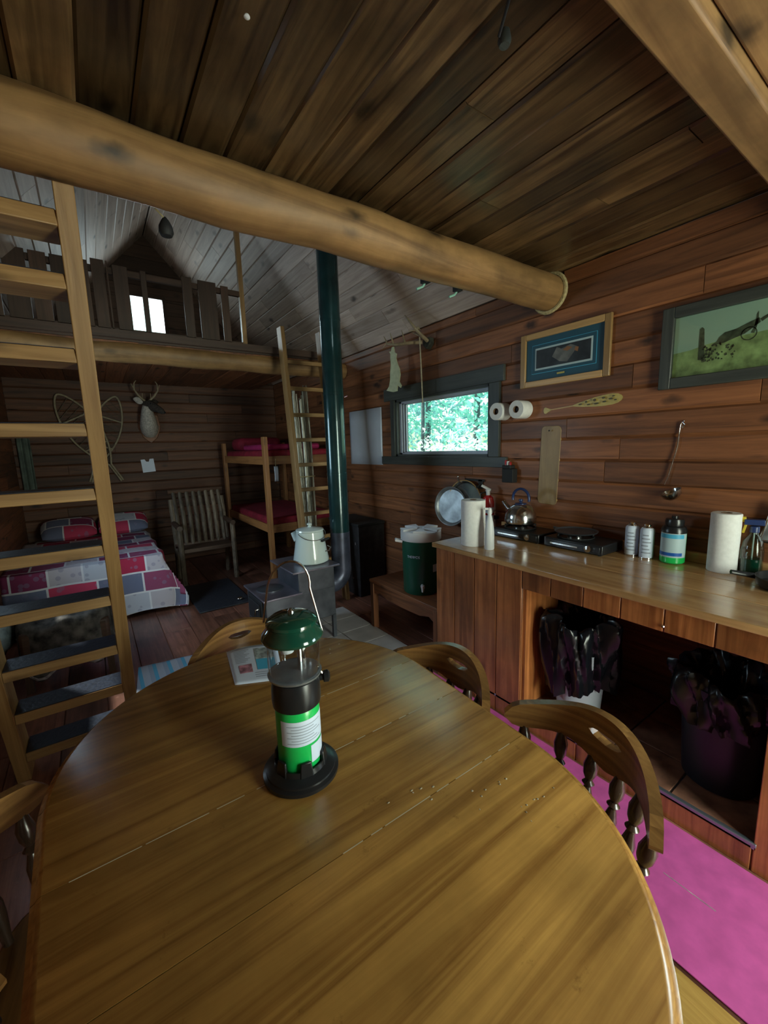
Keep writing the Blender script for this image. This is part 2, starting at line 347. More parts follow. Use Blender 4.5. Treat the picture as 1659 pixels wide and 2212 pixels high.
    def ball(s, c, r, seg=14, rings=9, mat=0):
        c = Vector(c); r = r if isinstance(r, (tuple, list)) else (r, r, r)
        def fn(u, v_):
            th = 2 * PI * u; ph = PI * (0.001 + .998 * v_)
            return c + Vector((r[0] * math.sin(ph) * math.cos(th), r[1] * math.sin(ph) * math.sin(th), r[2] * math.cos(ph)))
        return s.grid(fn, seg, rings, mat=mat, close_u=True)
    def build(s, name, mats, parent=None, label=None, bevel=0, smooth=35, uvfn=None, sub=0, solid=0):
        me = bpy.data.meshes.new(name)
        off = parent_world(parent) if parent else Vector((0, 0, 0))
        inv = off
        me.from_pydata([tuple(p - inv) for p in s.v], [], s.f)
        for k in (mats if isinstance(mats, (list, tuple)) else [mats]): me.materials.append(M[k] if isinstance(k, str) else k)
        uv = me.uv_layers.new(name='UVMap'); ca = me.color_attributes.new('tone', 'FLOAT_COLOR', 'CORNER')
        uvd = [0.0] * (2 * len(me.loops)); cd = [0.0] * (4 * len(me.loops))
        for pi, p in enumerate(me.polygons):
            g, of, tn, fu = s.g[pi]; p.material_index = s.m[pi]; n = p.normal
            gg = g - n * g.dot(n)
            if gg.length < .3:
                q = Vector((0, 0, 1)) if abs(n.z) < .8 else Vector((1, 0, 0)); gg = q - n * q.dot(n)
            gg.normalize(); t = n.cross(gg)
            for li in p.loop_indices:
                co = s.v[s.f[pi][li - p.loop_start]]
                if fu and not uvfn: uvd[2 * li], uvd[2 * li + 1] = fu[li - p.loop_start]
                elif uvfn: uvd[2 * li], uvd[2 * li + 1] = uvfn(co)
                else: uvd[2 * li] = co.dot(gg) + of[0]; uvd[2 * li + 1] = co.dot(t) + of[1]
                cd[4 * li] = cd[4 * li + 1] = cd[4 * li + 2] = tn; cd[4 * li + 3] = 1
        me.uv_layers['UVMap'].data.foreach_set('uv', uvd); me.color_attributes['tone'].data.foreach_set('color', cd)
        if smooth:
            me.polygons.foreach_set('use_smooth', [True] * len(me.polygons)); me.set_sharp_from_angle(angle=R(smooth))
        me.update()
        o = bpy.data.objects.new(name, me); COL.objects.link(o)
        if parent: o.parent = parent
        if label: o['label'] = label
        if solid:
            md = o.modifiers.new('thick', 'SOLIDIFY'); md.thickness = solid; md.offset = 0
        if bevel:
            md = o.modifiers.new('bevel', 'BEVEL'); md.width = bevel; md.segments = 2; md.limit_method = 'ANGLE'; md.angle_limit = R(40)
        if sub:
            md = o.modifiers.new('sub', 'SUBSURF'); md.levels = sub; md.render_levels = sub
        return o
def parent_world(o):
    v = Vector(o.location)
    while o.parent: o = o.parent; v += Vector(o.location)
    return v
def tag(o, label, cat, group=None, kind=None):
    o['label'] = label; o['category'] = cat
    if group: o['group'] = group
    if kind: o['kind'] = kind
    return o
def thing(name, label, cat, loc, group=None):
    o = bpy.data.objects.new(name, None); COL.objects.link(o); o.location = loc; o.empty_display_size = .1
    return tag(o, label, cat, group)
def struct(o):
    o['kind'] = 'structure'; return o
def copy_tree(o, loc=None, rz=None, label=None):
    def cp(q, par):
        c = q.copy(); COL.objects.link(c); c.parent = par
        for ch in list(q.children): cp(ch, c)
        return c
    c = cp(o, None)
    if loc: c.location = loc
    if rz is not None: c.rotation_euler = (0, 0, rz)
    if label: c['label'] = label
    return c

# ------------------------------------------------------------------ room shell
WX, LX, BY, FY, CZ = 2.39, -0.72, 6.30, -1.30, 2.47
RXR, RZR = 0.835, 4.19     # ridge
def planks(mb, o, ax, ay, n, L, W, bw, th=.02, holes=(), cham=.006, lenr=(1.2, 3.2), jit=0.0, start=0.0):
    """boards run along ax; rows stacked along ay; front face towards n; holes in (a0,a1,b0,b1)"""
    o, ax, ay, n = Vector(o), Vector(ax), Vector(ay), Vector(n)
    b = -start
    while b < W - 1e-4:
        b1 = b + bw; lo, hi = max(b, 0), min(b1, W)
        cuts = sorted({lo, hi} | {h[k] for h in holes for k in (2, 3) if lo < h[k] < hi})
        dz = random.uniform(-jit, 0)
        joints = []; a = random.uniform(-lenr[1], 0)
        while a < L:
            an = a + random.uniform(*lenr)
            joints.append((max(a, 0), min(an, L), random.random())); a = an
        for c0, c1 in zip(cuts, cuts[1:]):
            hs = sorted([(h[0], h[1]) for h in holes if h[2] <= c0 + 1e-5 and h[3] >= c1 - 1e-5])
            for a0, a1, tn in joints:
                if a1 <= 0: continue
                segs = [(a0, a1)]
                for h0, h1 in hs:
                    ns = []
                    for p, q in segs:
                        if q <= h0 or p >= h1: ns.append((p, q))
                        else:
                            if p < h0: ns.append((p, h0))
                            if q > h1: ns.append((h1, q))
                    segs = ns
                for p, q in segs:
                    if q - p < .01: continue
                    cc0 = cham if abs(c0 - lo) < 1e-6 else 0; cc1 = cham if abs(c1 - hi) < 1e-6 else 0
                    P = lambda A, B, Z: o + ax * A + ay * B + n * Z
                    ca = .002
                    vs = [P(p, c0, 0), P(q, c0, 0), P(q, c1, 0), P(p, c1, 0),
                          P(p + ca, c0 + cc0, th + dz), P(q - ca, c0 + cc0, th + dz), P(q - ca, c1 - cc1, th + dz), P(p + ca, c1 - cc1, th + dz),
                          P(p, c0, th - .007 + dz), P(q, c0, th - .007 + dz), P(q, c1, th - .007 + dz), P(p, c1, th - .007 + dz)]
                    fs = [(4, 5, 6, 7), (8, 9, 5, 4), (9, 10, 6, 5), (10, 11, 7, 6), (11, 8, 4, 7), (0, 1, 9, 8), (1, 2, 10, 9), (2, 3, 11, 10), (3, 0, 8, 11), (3, 2, 1, 0)]
                    if ax.cross(ay).dot(n) < 0: fs = [tuple(reversed(f)) for f in fs]
                    mb.add(vs, fs, ax, tn)
        b = b1
def backing(mb, o, ax, ay, n, L, W, th, holes=()):
    """solid wall behind the boards, with holes"""
    o, ax, ay, n = Vector(o), Vector(ax), Vector(ay), Vector(n)
    cb = sorted({0, W} | {h[k] for h in holes for k in (2, 3)})
    for b0, b1 in zip(cb, cb[1:]):
        hs = sorted([(h[0], h[1]) for h in holes if h[2] <= b0 + 1e-5 and h[3] >= b1 - 1e-5]); a = 0
        for h0, h1 in hs + [(L, L)]:
            if h0 > a:
                P = lambda A, B, Z: o + ax * A + ay * B + n * Z
                mb.hexa([P(a, b0, -th), P(h0, b0, -th), P(h0, b1, -th), P(a, b1, -th), P(a, b0, 0), P(h0, b0, 0), P(h0, b1, 0), P(a, b1, 0)], ax, .1, 1)
            a = max(a, h1)
BK = 'backing'
M['backing'] = plain('dark_wall_backing', (.02, .012, .008), .9)
YL = BY - FY
# right wall: origin at front bottom, along +y
hR = [(2.06 - FY, 3.20 - FY, 1.40, 1.92), (-.95 - FY, -.15 - FY, 1.15, 1.75)]
mb = MB()
planks(mb, (WX + .02, FY, 0), (0, 1, 0), (0, 0, 1), (-1, 0, 0), YL, CZ, .128, .02, hR, cham=.010, start=.026, lenr=(1.0, 3.0))
backing(mb, (WX + .02, FY, 0), (0, 1, 0), (0, 0, 1), (-1, 0, 0), YL, CZ, .12, hR)
struct(mb.build('wall_right', ['wall', BK], smooth=0))
hL = [(3.05 - FY, 4.15 - FY, 1.17, 1.93)]
mb = MB(); planks(mb, (LX - .02, FY, 0), (0, 1, 0), (0, 0, 1), (1, 0, 0), YL, CZ, .128, .02, hL, cham=.012, start=.1)
backing(mb, (LX - .02, FY, 0), (0, 1, 0), (0, 0, 1), (1, 0, 0), YL, CZ, .12, hL)
struct(mb.build('wall_left', ['wall', BK], smooth=0))
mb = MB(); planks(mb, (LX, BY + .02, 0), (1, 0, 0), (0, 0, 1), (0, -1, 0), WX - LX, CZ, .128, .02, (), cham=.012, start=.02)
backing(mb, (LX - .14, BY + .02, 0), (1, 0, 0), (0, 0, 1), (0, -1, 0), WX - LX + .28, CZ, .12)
struct(mb.build('wall_back', ['wallshade', BK], smooth=0))
hF = [(.9 - LX, 1.8 - LX, .12, 2.08)]
mb = MB(); planks(mb, (LX, FY - .02, 0), (1, 0, 0), (0, 0, 1), (0, 1, 0), WX - LX, CZ, .128, .02, hF, cham=.012)
hF2 = [(.9 - LX + .14, 1.8 - LX + .14, .12, 2.08)]
backing(mb, (LX - .14, FY - .02, 0), (1, 0, 0), (0, 0, 1), (0, 1, 0), WX - LX + .28, CZ, .12, hF2)
struct(mb.build('wall_front', ['wall', BK], smooth=0))
# gables
def gable(name, y, n, holes, mat):
    mb = MB(); z = CZ; bw = .16
    zs = sorted({CZ, RZR} | {CZ + bw * k for k in range(1, 12) if CZ + bw * k < RZR} | {h[k] for h in holes for k in (2, 3)})
    ext = lambda z: (LX + (RXR - LX) * (z - CZ) / (RZR - CZ), WX - (WX - RXR) * (z - CZ) / (RZR - CZ))
    for z0, z1 in zip(zs, zs[1:]):
        tn = random.random(); l0, r0 = ext(z0); l1, r1 = ext(z1)
        spans = [(l0, r0, l1, r1)]
        for h in holes:
            if h[2] <= z0 + 1e-5 and h[3] >= z1 - 1e-5: spans = [(l0, h[0], l1, h[0]), (h[1], r0, h[1], r1)]
        for a, b_, c, d in spans:
            ya, yb = y, y + (.12 if n < 0 else -.12)
            y0, y1 = sorted((ya, yb))
            mb.hexa([(a, y0, z0), (b_, y0, z0), (b_, y1, z0), (a, y1, z0), (c, y0, z1 - .004), (d, y0, z1 - .004), (d, y1, z1 - .004), (c, y1, z1 - .004)], (1, 0, 0), tn)
            mb.hexa([(a, y0 + .02, z0), (b_, y0 + .02, z0), (b_, y1 - .02, z0), (a, y1 - .02, z0), (c, y0 + .02, z1), (d, y0 + .02, z1), (d, y1 - .02, z1), (c, y1 - .02, z1)], (1, 0, 0), tn)
    return struct(mb.build(name, mat, smooth=0))
gable('wall_back', BY, -1, [(.57, 1.0, 3.02, 3.46)], 'gable')
gable('wall_front', FY, 1, [(.45, 1.25, 2.75, 3.45)], 'gable')  # upper opening added to let the loft light in
# roof slopes
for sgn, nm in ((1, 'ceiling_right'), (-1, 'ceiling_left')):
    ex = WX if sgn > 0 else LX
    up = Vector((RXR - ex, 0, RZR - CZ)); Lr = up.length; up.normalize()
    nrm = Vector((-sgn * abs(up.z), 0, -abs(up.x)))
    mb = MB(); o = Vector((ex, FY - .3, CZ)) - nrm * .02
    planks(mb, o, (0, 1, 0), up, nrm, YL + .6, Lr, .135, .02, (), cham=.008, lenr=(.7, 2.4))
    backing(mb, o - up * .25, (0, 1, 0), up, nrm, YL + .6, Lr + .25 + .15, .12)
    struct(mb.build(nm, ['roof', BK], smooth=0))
# ceiling over the table (underside of the near sleeping loft)
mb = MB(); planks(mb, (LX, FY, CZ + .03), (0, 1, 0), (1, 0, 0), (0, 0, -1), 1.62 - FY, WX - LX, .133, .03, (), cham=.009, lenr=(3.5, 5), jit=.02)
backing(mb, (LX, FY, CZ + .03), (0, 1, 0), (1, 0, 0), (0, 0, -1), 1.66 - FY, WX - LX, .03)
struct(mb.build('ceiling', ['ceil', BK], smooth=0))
# floor
mb = MB(); planks(mb, (LX, FY, -.03), (0, 1, 0), (1, 0, 0), (0, 0, 1), YL, WX - LX, .21, .03, (), cham=.004, lenr=(1.6, 3.5))
backing(mb, (LX - .14, FY - .14, -.03), (0, 1, 0), (1, 0, 0), (0, 0, 1), YL + .28, WX - LX + .28, .12)
struct(mb.build('floor', ['floor', BK], smooth=0))
fb = MB()
for a in ((LX - .16, WX + .16, FY - .16, FY), (LX - .16, WX + .16, BY, BY + .16), (LX - .16, LX, FY, BY), (WX, WX + .16, FY, BY)): fb.box(*a, -.16, -.002)
struct(fb.build('light_seal_rim', BK))  # unseen rim added to block light leaking under the walls
# far loft floor
mb = MB(); planks(mb, (LX, 4.08, 2.40), (0, 1, 0), (1, 0, 0), (0, 0, -1), BY - 4.08, 2.08 - LX, .19, .02, (), cham=.008, lenr=(3, 4))
mb.box(LX, 2.08, 4.06, BY, 2.40, 2.46, mat=1)
struct(mb.build('ceiling', ['wall', 'dark'], smooth=0))
def logbeam(name, y, z, r, x0, x1, label, flat=.0, seed=1):
    random.seed(seed); pts = []; rr = []
    n = 26
    for i in range(n + 1):
        x = x0 + (x1 - x0) * i / n
        pts.append((x, y + .003 * math.sin(i * .7 + seed), z + .003 * math.sin(i * .9 + 2 * seed))); rr.append(r * (1 + .022 * math.sin(i * 1.3 + seed) + .018 * random.uniform(-1, 1)))
    mb = MB().tube(pts, rr, seg=24, tone=.5)
    o = mb.build(name, 'log'); tag(o, label, 'beam', kind='structure'); return o
logbeam('log_beam', 1.585, 2.372, .098, LX, WX - .005, 'long peeled log beam crossing the cabin under the ceiling, middle of the picture')
tag(MB().box(LX, WX - .005, .405, .505, 2.315, 2.47).box(LX, WX - .005, .315, .403, 2.345, 2.47).build('ceiling_beam', 'log', bevel=.008), 'doubled square timber close overhead in the top right corner', 'beam', kind='structure')
logbeam('log_beam', 4.14, 2.33, .085, LX, WX - .005, 'log beam carrying the front edge of the far sleeping loft', seed=9)
random.seed(11)
mb = MB().box(LX, 2.08, 4.02, 4.07, 2.415, 2.475); struct(mb.build('trim_1', 'dark'))
mb = MB().box(2.365, WX + .0, FY, 1.5, 2.40, 2.47); struct(mb.build('trim_2', 'wall'))
mb = MB().box(LX, WX, 1.60, 1.635, 2.455, 2.52); struct(mb.build('light_seal_strip', 'dark'))  # filler added above the log to block light leaks
mb = MB().lathe([(.0995, -.012), (.112, -.012), (.118, 0), (.112, .012), (.0995, .012)], (2.352, 1.585, 2.372), (1, 0, 0), 28, cap=False)
tag(mb.build('rope_ring', 'rope'), 'pale rope ring round the right end of the long log beam', 'rope')

# ------------------------------------------------------------------ windows and door
def window(name, y0, y1, z0, z1, x, sgn, trims, frame='white'):
    """opening in a side wall; sgn +1 means the outside is +x"""
    root = MB(); t = .045
    x0, x1 = x - sgn * .004, x + sgn * .13
    root.box(x0, x1, y0, y0 + .02, z0, z1); root.box(x0, x1, y1 - .02, y1, z0, z1); root.box(x0, x1, y0, y1, z0, z0 + .02); root.box(x0, x1, y0, y1, z1 - .02, z1)
    w_ = struct(root.build(name, 'trimdark'))
    s_ = MB(); xs0, xs1 = x + sgn * .03, x + sgn * .09
    a0, a1, b0, b1 = y0 + .02, y1 - .02, z0 + .02, z1 - .02
    for q in range(3):   # stepped aluminium tracks on the far jamb and the sill
        k = .016 * q
        s_.box(xs0 + sgn * k, xs0 + sgn * (k + .008), a1 - .03 - k, a1, b0, b1)
        s_.box(xs0 + sgn * k, xs0 + sgn * (k + .008), a0, a1, b0, b0 + .012 + .4 * k)
        s_.box(xs0 + sgn * k, xs0 + sgn * (k + .008), a0, a1, b1 - .014 - .4 * k, b1)
    s_.box(xs0, xs0 + sgn * .05, a0, a0 + .012, b0, b1)
    s_.build('sash', frame, w_)
    g = MB().box(x + sgn * .06, x + sgn * .064, a0, a1, b0, b1); g.build('pane', 'glass', w_)
    tr = MB(); xt = x - sgn * .022
    for (q0, q1, r0, r1) in trims: tr.box(xt, x + sgn * .002, q0, q1, r0, r1)
    tr.build('casing', 'trimdark', w_, bevel=.003)
    return w_
M['whiteframe'] = plain('lilac_grey_aluminium', (.45, .46, .52), .35, metal=.3)
window('window_1', 2.06, 3.20, 1.40, 1.92, WX, 1, [(1.965, 2.06, 1.40, 1.92), (3.20, 3.26, 1.40, 1.92), (1.93, 3.36, 1.92, 2.03), (1.90, 3.42, 1.325, 1.40)], 'whiteframe')
window('window_2', -.95, -.15, 1.15, 1.75, WX, 1, [(-.15, -.06, 1.06, 1.84), (-1.04, -.95, 1.06, 1.84), (-.95, -.15, 1.75, 1.84), (-.95, -.15, 1.06, 1.15)], 'whiteframe')
window('added_window_3', 3.05, 4.15, 1.17, 1.93, LX, -1, [(4.15, 4.24, 1.08, 2.02), (2.96, 3.05, 1.08, 2.02), (3.05, 4.15, 1.93, 2.02), (3.05, 4.15, 1.08, 1.17)], 'whiteframe')  # unseen left window, added to let light onto bed and roof
mb = MB()
for a in ((.555, .595, 3.0, 3.48), (.975, 1.015, 3.0, 3.48), (.595, .975, 3.0, 3.035), (.595, .975, 3.445, 3.48), (.775, .79, 3.035, 3.445)): mb.box(a[0], a[1], BY - .02, BY + .06, a[2], a[3])
wg = struct(mb.build('window_4', 'dark')); MB().box(.59, .98, BY + .05, BY + .054, 3.03, 3.45).build('pane', 'glass', wg)
mb = MB()
for a in ((.9, .99, .12, 2.08), (1.71, 1.8, .12, 2.08), (.99, 1.71, 1.97, 2.08), (.99, 1.71, .12, .30)): mb.box(a[0], a[1], FY - .07, FY - .03, a[2], a[3])
dr = struct(mb.build('door_1', 'trimdark')); MB().box(.98, 1.72, FY - .055, FY - .05, .29, 1.98).build('pane', 'glass', dr)
MB().lathe([(.012, 0), (.012, .03), (.028, .04), (.03, .055), (.018, .07)], (.945, FY - .03, 1.0), (0, 1, 0), 16).build('door_knob', 'brass', dr)

# ------------------------------------------------------------------ outside
mb = MB().box(-14, 16, -14, 18, -.6, -.5); o = mb.build('ground', 'ground', smooth=0); tag(o, 'mossy ground outside the window', 'ground', kind='structure')
def leaves(name, n, region, size, mat, label, seed):
    random.seed(seed); mb = MB(); cl = []
    for k in range(n // 28): cl.append(Vector([random.uniform(*region[i]) for i in range(3)]))
    for i in range(n):
        c = random.choice(cl) + Vector((random.gauss(0, .16), random.gauss(0, .2), random.gauss(0, .14)))
        a = Vector((random.gauss(0, 1), random.gauss(0, 1), random.gauss(0, .7))).normalized()
        b_ = a.cross(Vector((random.gauss(0, 1), random.gauss(0, 1), random.gauss(0, 1)))).normalized(); s = size * random.uniform(.6, 1.3)
        nn = a.cross(b_)
        mb.add([c - a * s, c + b_ * s * .38 + nn * s * .08, c + a * s, c - b_ * s * .38 + nn * s * .08], [(0, 1, 2, 3)])
    o = mb.build(name, mat, smooth=0); tag(o, label, 'foliage', kind='stuff'); return o
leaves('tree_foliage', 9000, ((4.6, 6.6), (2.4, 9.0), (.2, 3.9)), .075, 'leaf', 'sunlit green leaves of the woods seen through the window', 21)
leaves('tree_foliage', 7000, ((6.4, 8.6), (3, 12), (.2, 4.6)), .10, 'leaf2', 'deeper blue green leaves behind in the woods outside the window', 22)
leaves('shrub_foliage', 1500, ((4.1, 4.5), (3.9, 5.0), (.9, 1.48)), .055, 'leafpale', 'bright white-green shrub leaves low in the middle of the window view', 23)
random.seed(31)
for i, (x, y, s) in enumerate(((5.0, 4.2, .05), (5.6, 5.2, .07), (5.2, 6.2, .045), (6.0, 4.4, .06), (6.2, 7.2, .08))):
    mb = MB().tube([(x, y, -.5), (x + .1, y + .05, 1.2), (x + .05, y - .05, 2.6), (x + .2, y, 4.8)], [s, s * .85, s * .7, s * .4], 8)
    tag(mb.build('tree_trunk', 'bark_tree'), 'thin grey tree trunk in the woods outside the window', 'tree', 'trunks in the woods outside')

# ------------------------------------------------------------------ loft railing
random.seed(5)
rail = thing('loft_railing', 'dark wooden slat railing along the edge of the far sleeping loft', 'railing', (.5, 4.1, 2.475))
MB().beam((LX + .01, 4.10, 2.925), (1.31, 4.10, 2.925), .03, .045, (0, 1, 0)).build('top_rail', 'dark', rail)
MB().box(LX + .01, 1.3, 4.08, 4.12, 2.475, 2.50).build('bottom_rail', 'dark', rail)
MB().box(1.285, 1.325, 4.075, 4.115, 2.475, 3.60).build('post', 'pinelt', rail, 'tall pale corner post')
for x0, w_ in ((-.66, .14), (-.49, .1), (-.36, .13), (-.21, .1), (-.09, .12), (.05, .09), (.16, .085), (.257, .012), (.30, .10), (.49, .04), (.80, .075), (.925, .15), (1.115, .065)):
    MB().box(x0, x0 + w_, 4.065, 4.082, 2.49, 2.97 + random.uniform(-.01, .02)).build('slat', 'dark', rail, bevel=.002)

# ------------------------------------------------------------------ ladders
def ladder(name, label, xl, xr, y0, k, ztop, rungs, depth, rt, tread, mat, w_=.05, rd=.1, rmat=None):
    """leaning in y: front edge y = y0 + k z"""
    t = thing(name, label, 'ladder', ((xl + xr) / 2, y0, 0)); a = Vector((0, k, 1)).normalized(); n = Vector((0, 1, -k)).normalized()
    for x in (xl, xr):
        p0 = Vector((x, y0, 0)) + n * depth / 2; p1 = p0 + a * (ztop / a.z); p0 = p0 - a * (p0.z / a.z)
        # square foot on the floor, raked sides
        c = []
        for z in (0.0, ztop):
            for i, j in ((-1, 0), (1, 0), (1, 1), (-1, 1)): c.append(Vector((x + i * w_ / 2, y0 + k * z + j * depth, z)))
        MB().hexa(c, a).build('side_rail', mat, t, bevel=.003)
    for z in rungs:
        y = y0 + k * z
        r = MB().box(xl + w_ / 2, xr - w_ / 2, y + .006, y + rd, z - rt / 2, z + rt / 2).build('rung', rmat or mat, t, bevel=.003)
        if tread: MB().box(xl + w_ / 2 + .003, xr - w_ / 2 - .003, y + .012, y + rd - .004, z + rt / 2 - .0005, z + rt / 2 + .003).build('tread_strip', 'tread', r, 'navy anti-slip strip')
    return t
ladder('loft_ladder', 'tall near wooden ladder with dark blue treads leaning on the long log beam at left', -.43, .022, 2.395, -.34, 2.30,
       [.135, .37, .605, .87, 1.11, 1.35, 1.59, 1.83, 2.04, 2.20][:10], .15, .045, True, 'pinelt', .052, .15)
ladder('loft_ladder', 'far wooden ladder leaning on the far sleeping loft beside the stove pipe', 1.545, 1.935, 3.45, .115, 2.60,
       [.20, .43, .66, .89, 1.12, 1.35, 1.58, 1.81, 2.05, 2.29], .10, .035, False, 'pinelt', .036, .04)

# ------------------------------------------------------------------ stove and pipe
st = thing('wood_stove', 'small black steel two-level wood stove standing on the tiled hearth', 'stove', (1.15, 3.0, 0))
MB().box(.885, 1.44, 2.776, 3.20, .20, .438).box(1.14, 1.44, 2.776, 3.20, .43, .60).build('firebox', 'iron', st, bevel=.006)
MB().box(.865, 1.16, 2.755, 3.22, .438, .452).build('lower_hot_plate', 'irontop', st, bevel=.003)
MB().box(1.09, 1.475, 2.745, 3.22, .60, .614).build('upper_hot_plate', 'irontop', st, bevel=.003)
MB().lathe([(.10, 0), (.10, .006), (.095, .008)], (1.0, 3.0, .452), seg=24).build('lid', 'iron', st)
MB().box(.872, .887, 2.83, 3.14, .23, .42).box(.862, .874, 2.86, 3.11, .26, .39).build('door', 'blackmat', st, bevel=.004)
MB().tube([(.862, 2.87, .36), (.84, 2.87, .36), (.835, 2.87, .32)], .008, 8).build('door_handle', 'steel', st)
for x in (.90, 1.425):
    for y in (2.79, 3.185): MB().box(x - .014, x + .014, y - .014, y + .014, .017, .21).build('leg', 'iron', st)
px, py = 1.60, 2.95
pr = .079
sp = thing('stove_pipe', 'tall dark green stove pipe rising from the stove elbow to the roof', 'pipe', (px, py, .5))
MB().lathe([(pr, .60), (pr, 1.28), (pr + .002, 1.281), (pr + .002, 1.30), (pr, 1.301), (pr, 1.90), (pr + .002, 1.901), (pr + .002, 1.92), (pr, 1.921), (pr, 2.45), (pr + .002, 2.451), (pr + .002, 2.47), (pr, 2.471), (pr, 3.42)], (px, py, 0), seg=32).build('riser', 'pipe', sp)
M['elbow'] = plain('smoky_steel_elbow', (.07, .08, .12), .35, metal=.5, noise=.5, nscale=10)
el = MB()
rp_ = [(1.43, py, .40)]; 
for i in range(7):
    a = PI / 2 * i / 6; rp_.append((px - .10 + .10 * math.sin(a), py, .50 - .10 * math.cos(a) + .0))
rp_.append((px, py, .82)); el.tube(rp_, [pr - .012] + [pr + .001] * 8, 28, up=(0, 1, 0)).build('elbow', 'elbow', sp)
MB().tube([(px + pr, py - .03, 1.89), (px + pr + .02, py - .04, 1.90)], .006, 8).build('screw', 'steel', sp)

# hearth
he = MB(); he.box(.63, 1.78, 2.30, 3.30, .0, .012, mat=1)
for i in range(1, 5):
    for j in range(4):
        x0 = .355 + i * .286; y0 = 2.305 + j * .2485; he.box(x0, x0 + .28, y0, y0 + .243, .012, .017, mat=0)
tag(he.build('hearth_pad', ['tile', 'grout'], bevel=.002), 'pale grey tiled hearth pad on the floor under the stove', 'hearth')
# coffee boiler
cf = thing('coffee_boiler', 'white enamel coffee boiler with domed lid on top of the stove', 'kettle', (1.335, 2.955, .614))
cx_, cy_, cz_ = 1.335, 2.955, .614
MB().lathe([(.0, .002), (.125, .002), (.138, .012), (.139, .03), (.128, .09), (.115, .17), (.105, .245), (.104, .25)], (cx_, cy_, cz_), seg=36, cap=False).build('body', 'enamel', cf)
MB().lathe([(.106, .247), (.110, .252), (.107, .262), (.085, .270), (.05, .276), (.016, .280), (.011, .289), (.020, .297), (.020, .306), (.010, .313), (.0005, .314)], (cx_, cy_, cz_), seg=32).build('lid', 'enamel', cf)
hp = []
for i in range(13):
    a = -PI * .12 + PI * 1.1 * i / 12; hp.append((cx_ + .112 * math.cos(a), cy_ - .03 - .09 * math.sin(a), cz_ + .245 - .055 * math.sin(a)))
MB().tube(hp, .003, 6).build('bail_handle', 'steel', cf)
MB().lathe([(.009, -.04), (.010, 0), (.009, .04)], (cx_ + .075, cy_ - .115, cz_ + .185), (1, .35, .12), 10).build('grip', 'blackmat', cf)
hp = [(cx_ + .075, cy_ - .10, cz_ + .09), (cx_ + .10, cy_ - .12, cz_ + .095), (cx_ + .135, cy_ - .08, cz_ + .11), (cx_ + .13, cy_ - .04, cz_ + .115)]
MB().tube(hp, .005, 8).build('side_handle', 'chrome', cf)
MB().tube([(cx_ - .07, cy_ + .09, cz_ + .17), (cx_ - .09, cy_ + .12, cz_ + .23)], [.03, .02], 12).build('spout', 'enamel', cf)

# ------------------------------------------------------------------ table
TX, TZ = .34, .75
def xr_(y):
    if y > 1.05: d = .522; t = (y - 1.05) / d; r = d * math.sqrt(max(0, 1 - t * t)); return r
    if y < .60: d = .505; t = (.60 - y) / d; return d * math.sqrt(max(0, 1 - t * t)) + .0
    f = (y - .60) / .45; return .505 + .017 * f
ytop, ybot = 1.572, .095
tb = thing('dining_table', 'large oval golden wooden dining table in the foreground', 'table', (TX, .84, 0))
def leaf(y0, y1, name='tabletop_leaf'):
    n = 26; ys = []
    for i in range(n + 1):
        f = i / n
        if y1 >= ytop - 1e-4: f = math.sin(f * PI / 2)
        if y0 <= ybot + 1e-4: f = 1 - math.cos(f * PI / 2)
        ys.append(y0 + (y1 - y0) * f)
    poly = [(TX + xr_(y), y) for y in ys] + [(TX - xr_(y), y) for y in reversed(ys)]
    out = []
    for p in poly:
        if not out or (Vector(p) - Vector(out[-1])).length > 1e-4: out.append(p)
    if (Vector(out[0]) - Vector(out[-1])).length < 1e-4: out.pop()
    cx0, cy0 = TX, (y0 + y1) / 2
    mb = MB(); k = len(out)
    # moulded edge: rings  (inset, z)
    C = Vector((TX, .84))
    rings = [(.0, TZ - .030), (-.001, TZ - .012), (.006, TZ - .008), (.010, TZ - .003), (.017, TZ)]
    vs = []
    for ins, z in rings:
        for (x, y) in out:
            d = Vector((x - TX, (y - 1.05) if y > 1.05 else ((y - .60) if y < .60 else 0))); 
            if d.length < 1e-6: d = Vector((1 if x > TX else -1, 0))
            d.normalize(); p = Vector((x, y)) - d * ins
            if y1 < ytop - .01 and abs(y - y1) < 1e-5: p.y = y1 - .0009
            if y0 > ybot + .01 and abs(y - y0) < 1e-5: p.y = y0 + .0009
            vs.append((p.x, p.y, z))
    fs = [tuple(reversed(range(k)))]
    for r in range(len(rings) - 1):
        for i in range(k): fs.append((r * k + i, r * k + (i + 1) % k, (r + 1) * k + (i + 1) % k, (r + 1) * k + i))
    fs.append(tuple(range((len(rings) - 1) * k, len(rings) * k)))
    mb.add(vs, fs, (1, 0, .0))
    return mb.build(name, 'table', tb)
for a, b_ in ((ybot, .60), (.60, .846), (.846, 1.073), (1.073, ytop)): leaf(a, b_)
random.seed(3)
sd = MB()
for y, xs in ((.60, (.30, .78)), (.846, (-.12, .78)), (1.073, (.42, .80))):
    x = xs[0]
    while x < xs[1]:
        l = random.uniform(.02, .12)
        sd.box(x, min(x + l, xs[1]), y - .0009, y + .0009, TZ - .004, TZ + .0002); x += l + random.uniform(.0, .03)
sd.build('seam_dust', 'crumb', tb, 'pale dust line in the seams')
cr_ = MB()
for i in range(26):
    x, y = random.choice(((.70, .46), (.62, .52), (.60, 1.30), (.66, 1.33), (.5, .62))); x += random.gauss(0, .03); y += random.gauss(0, .02)
    cr_.ball((x, y, TZ + .0006), (random.uniform(.0012, .004), random.uniform(.0012, .003), .0008), 6, 4)
tag(cr_.build('crumbs', 'crumb'), 'pale crumbs scattered on the right side of the dining table', 'crumbs', kind='stuff')
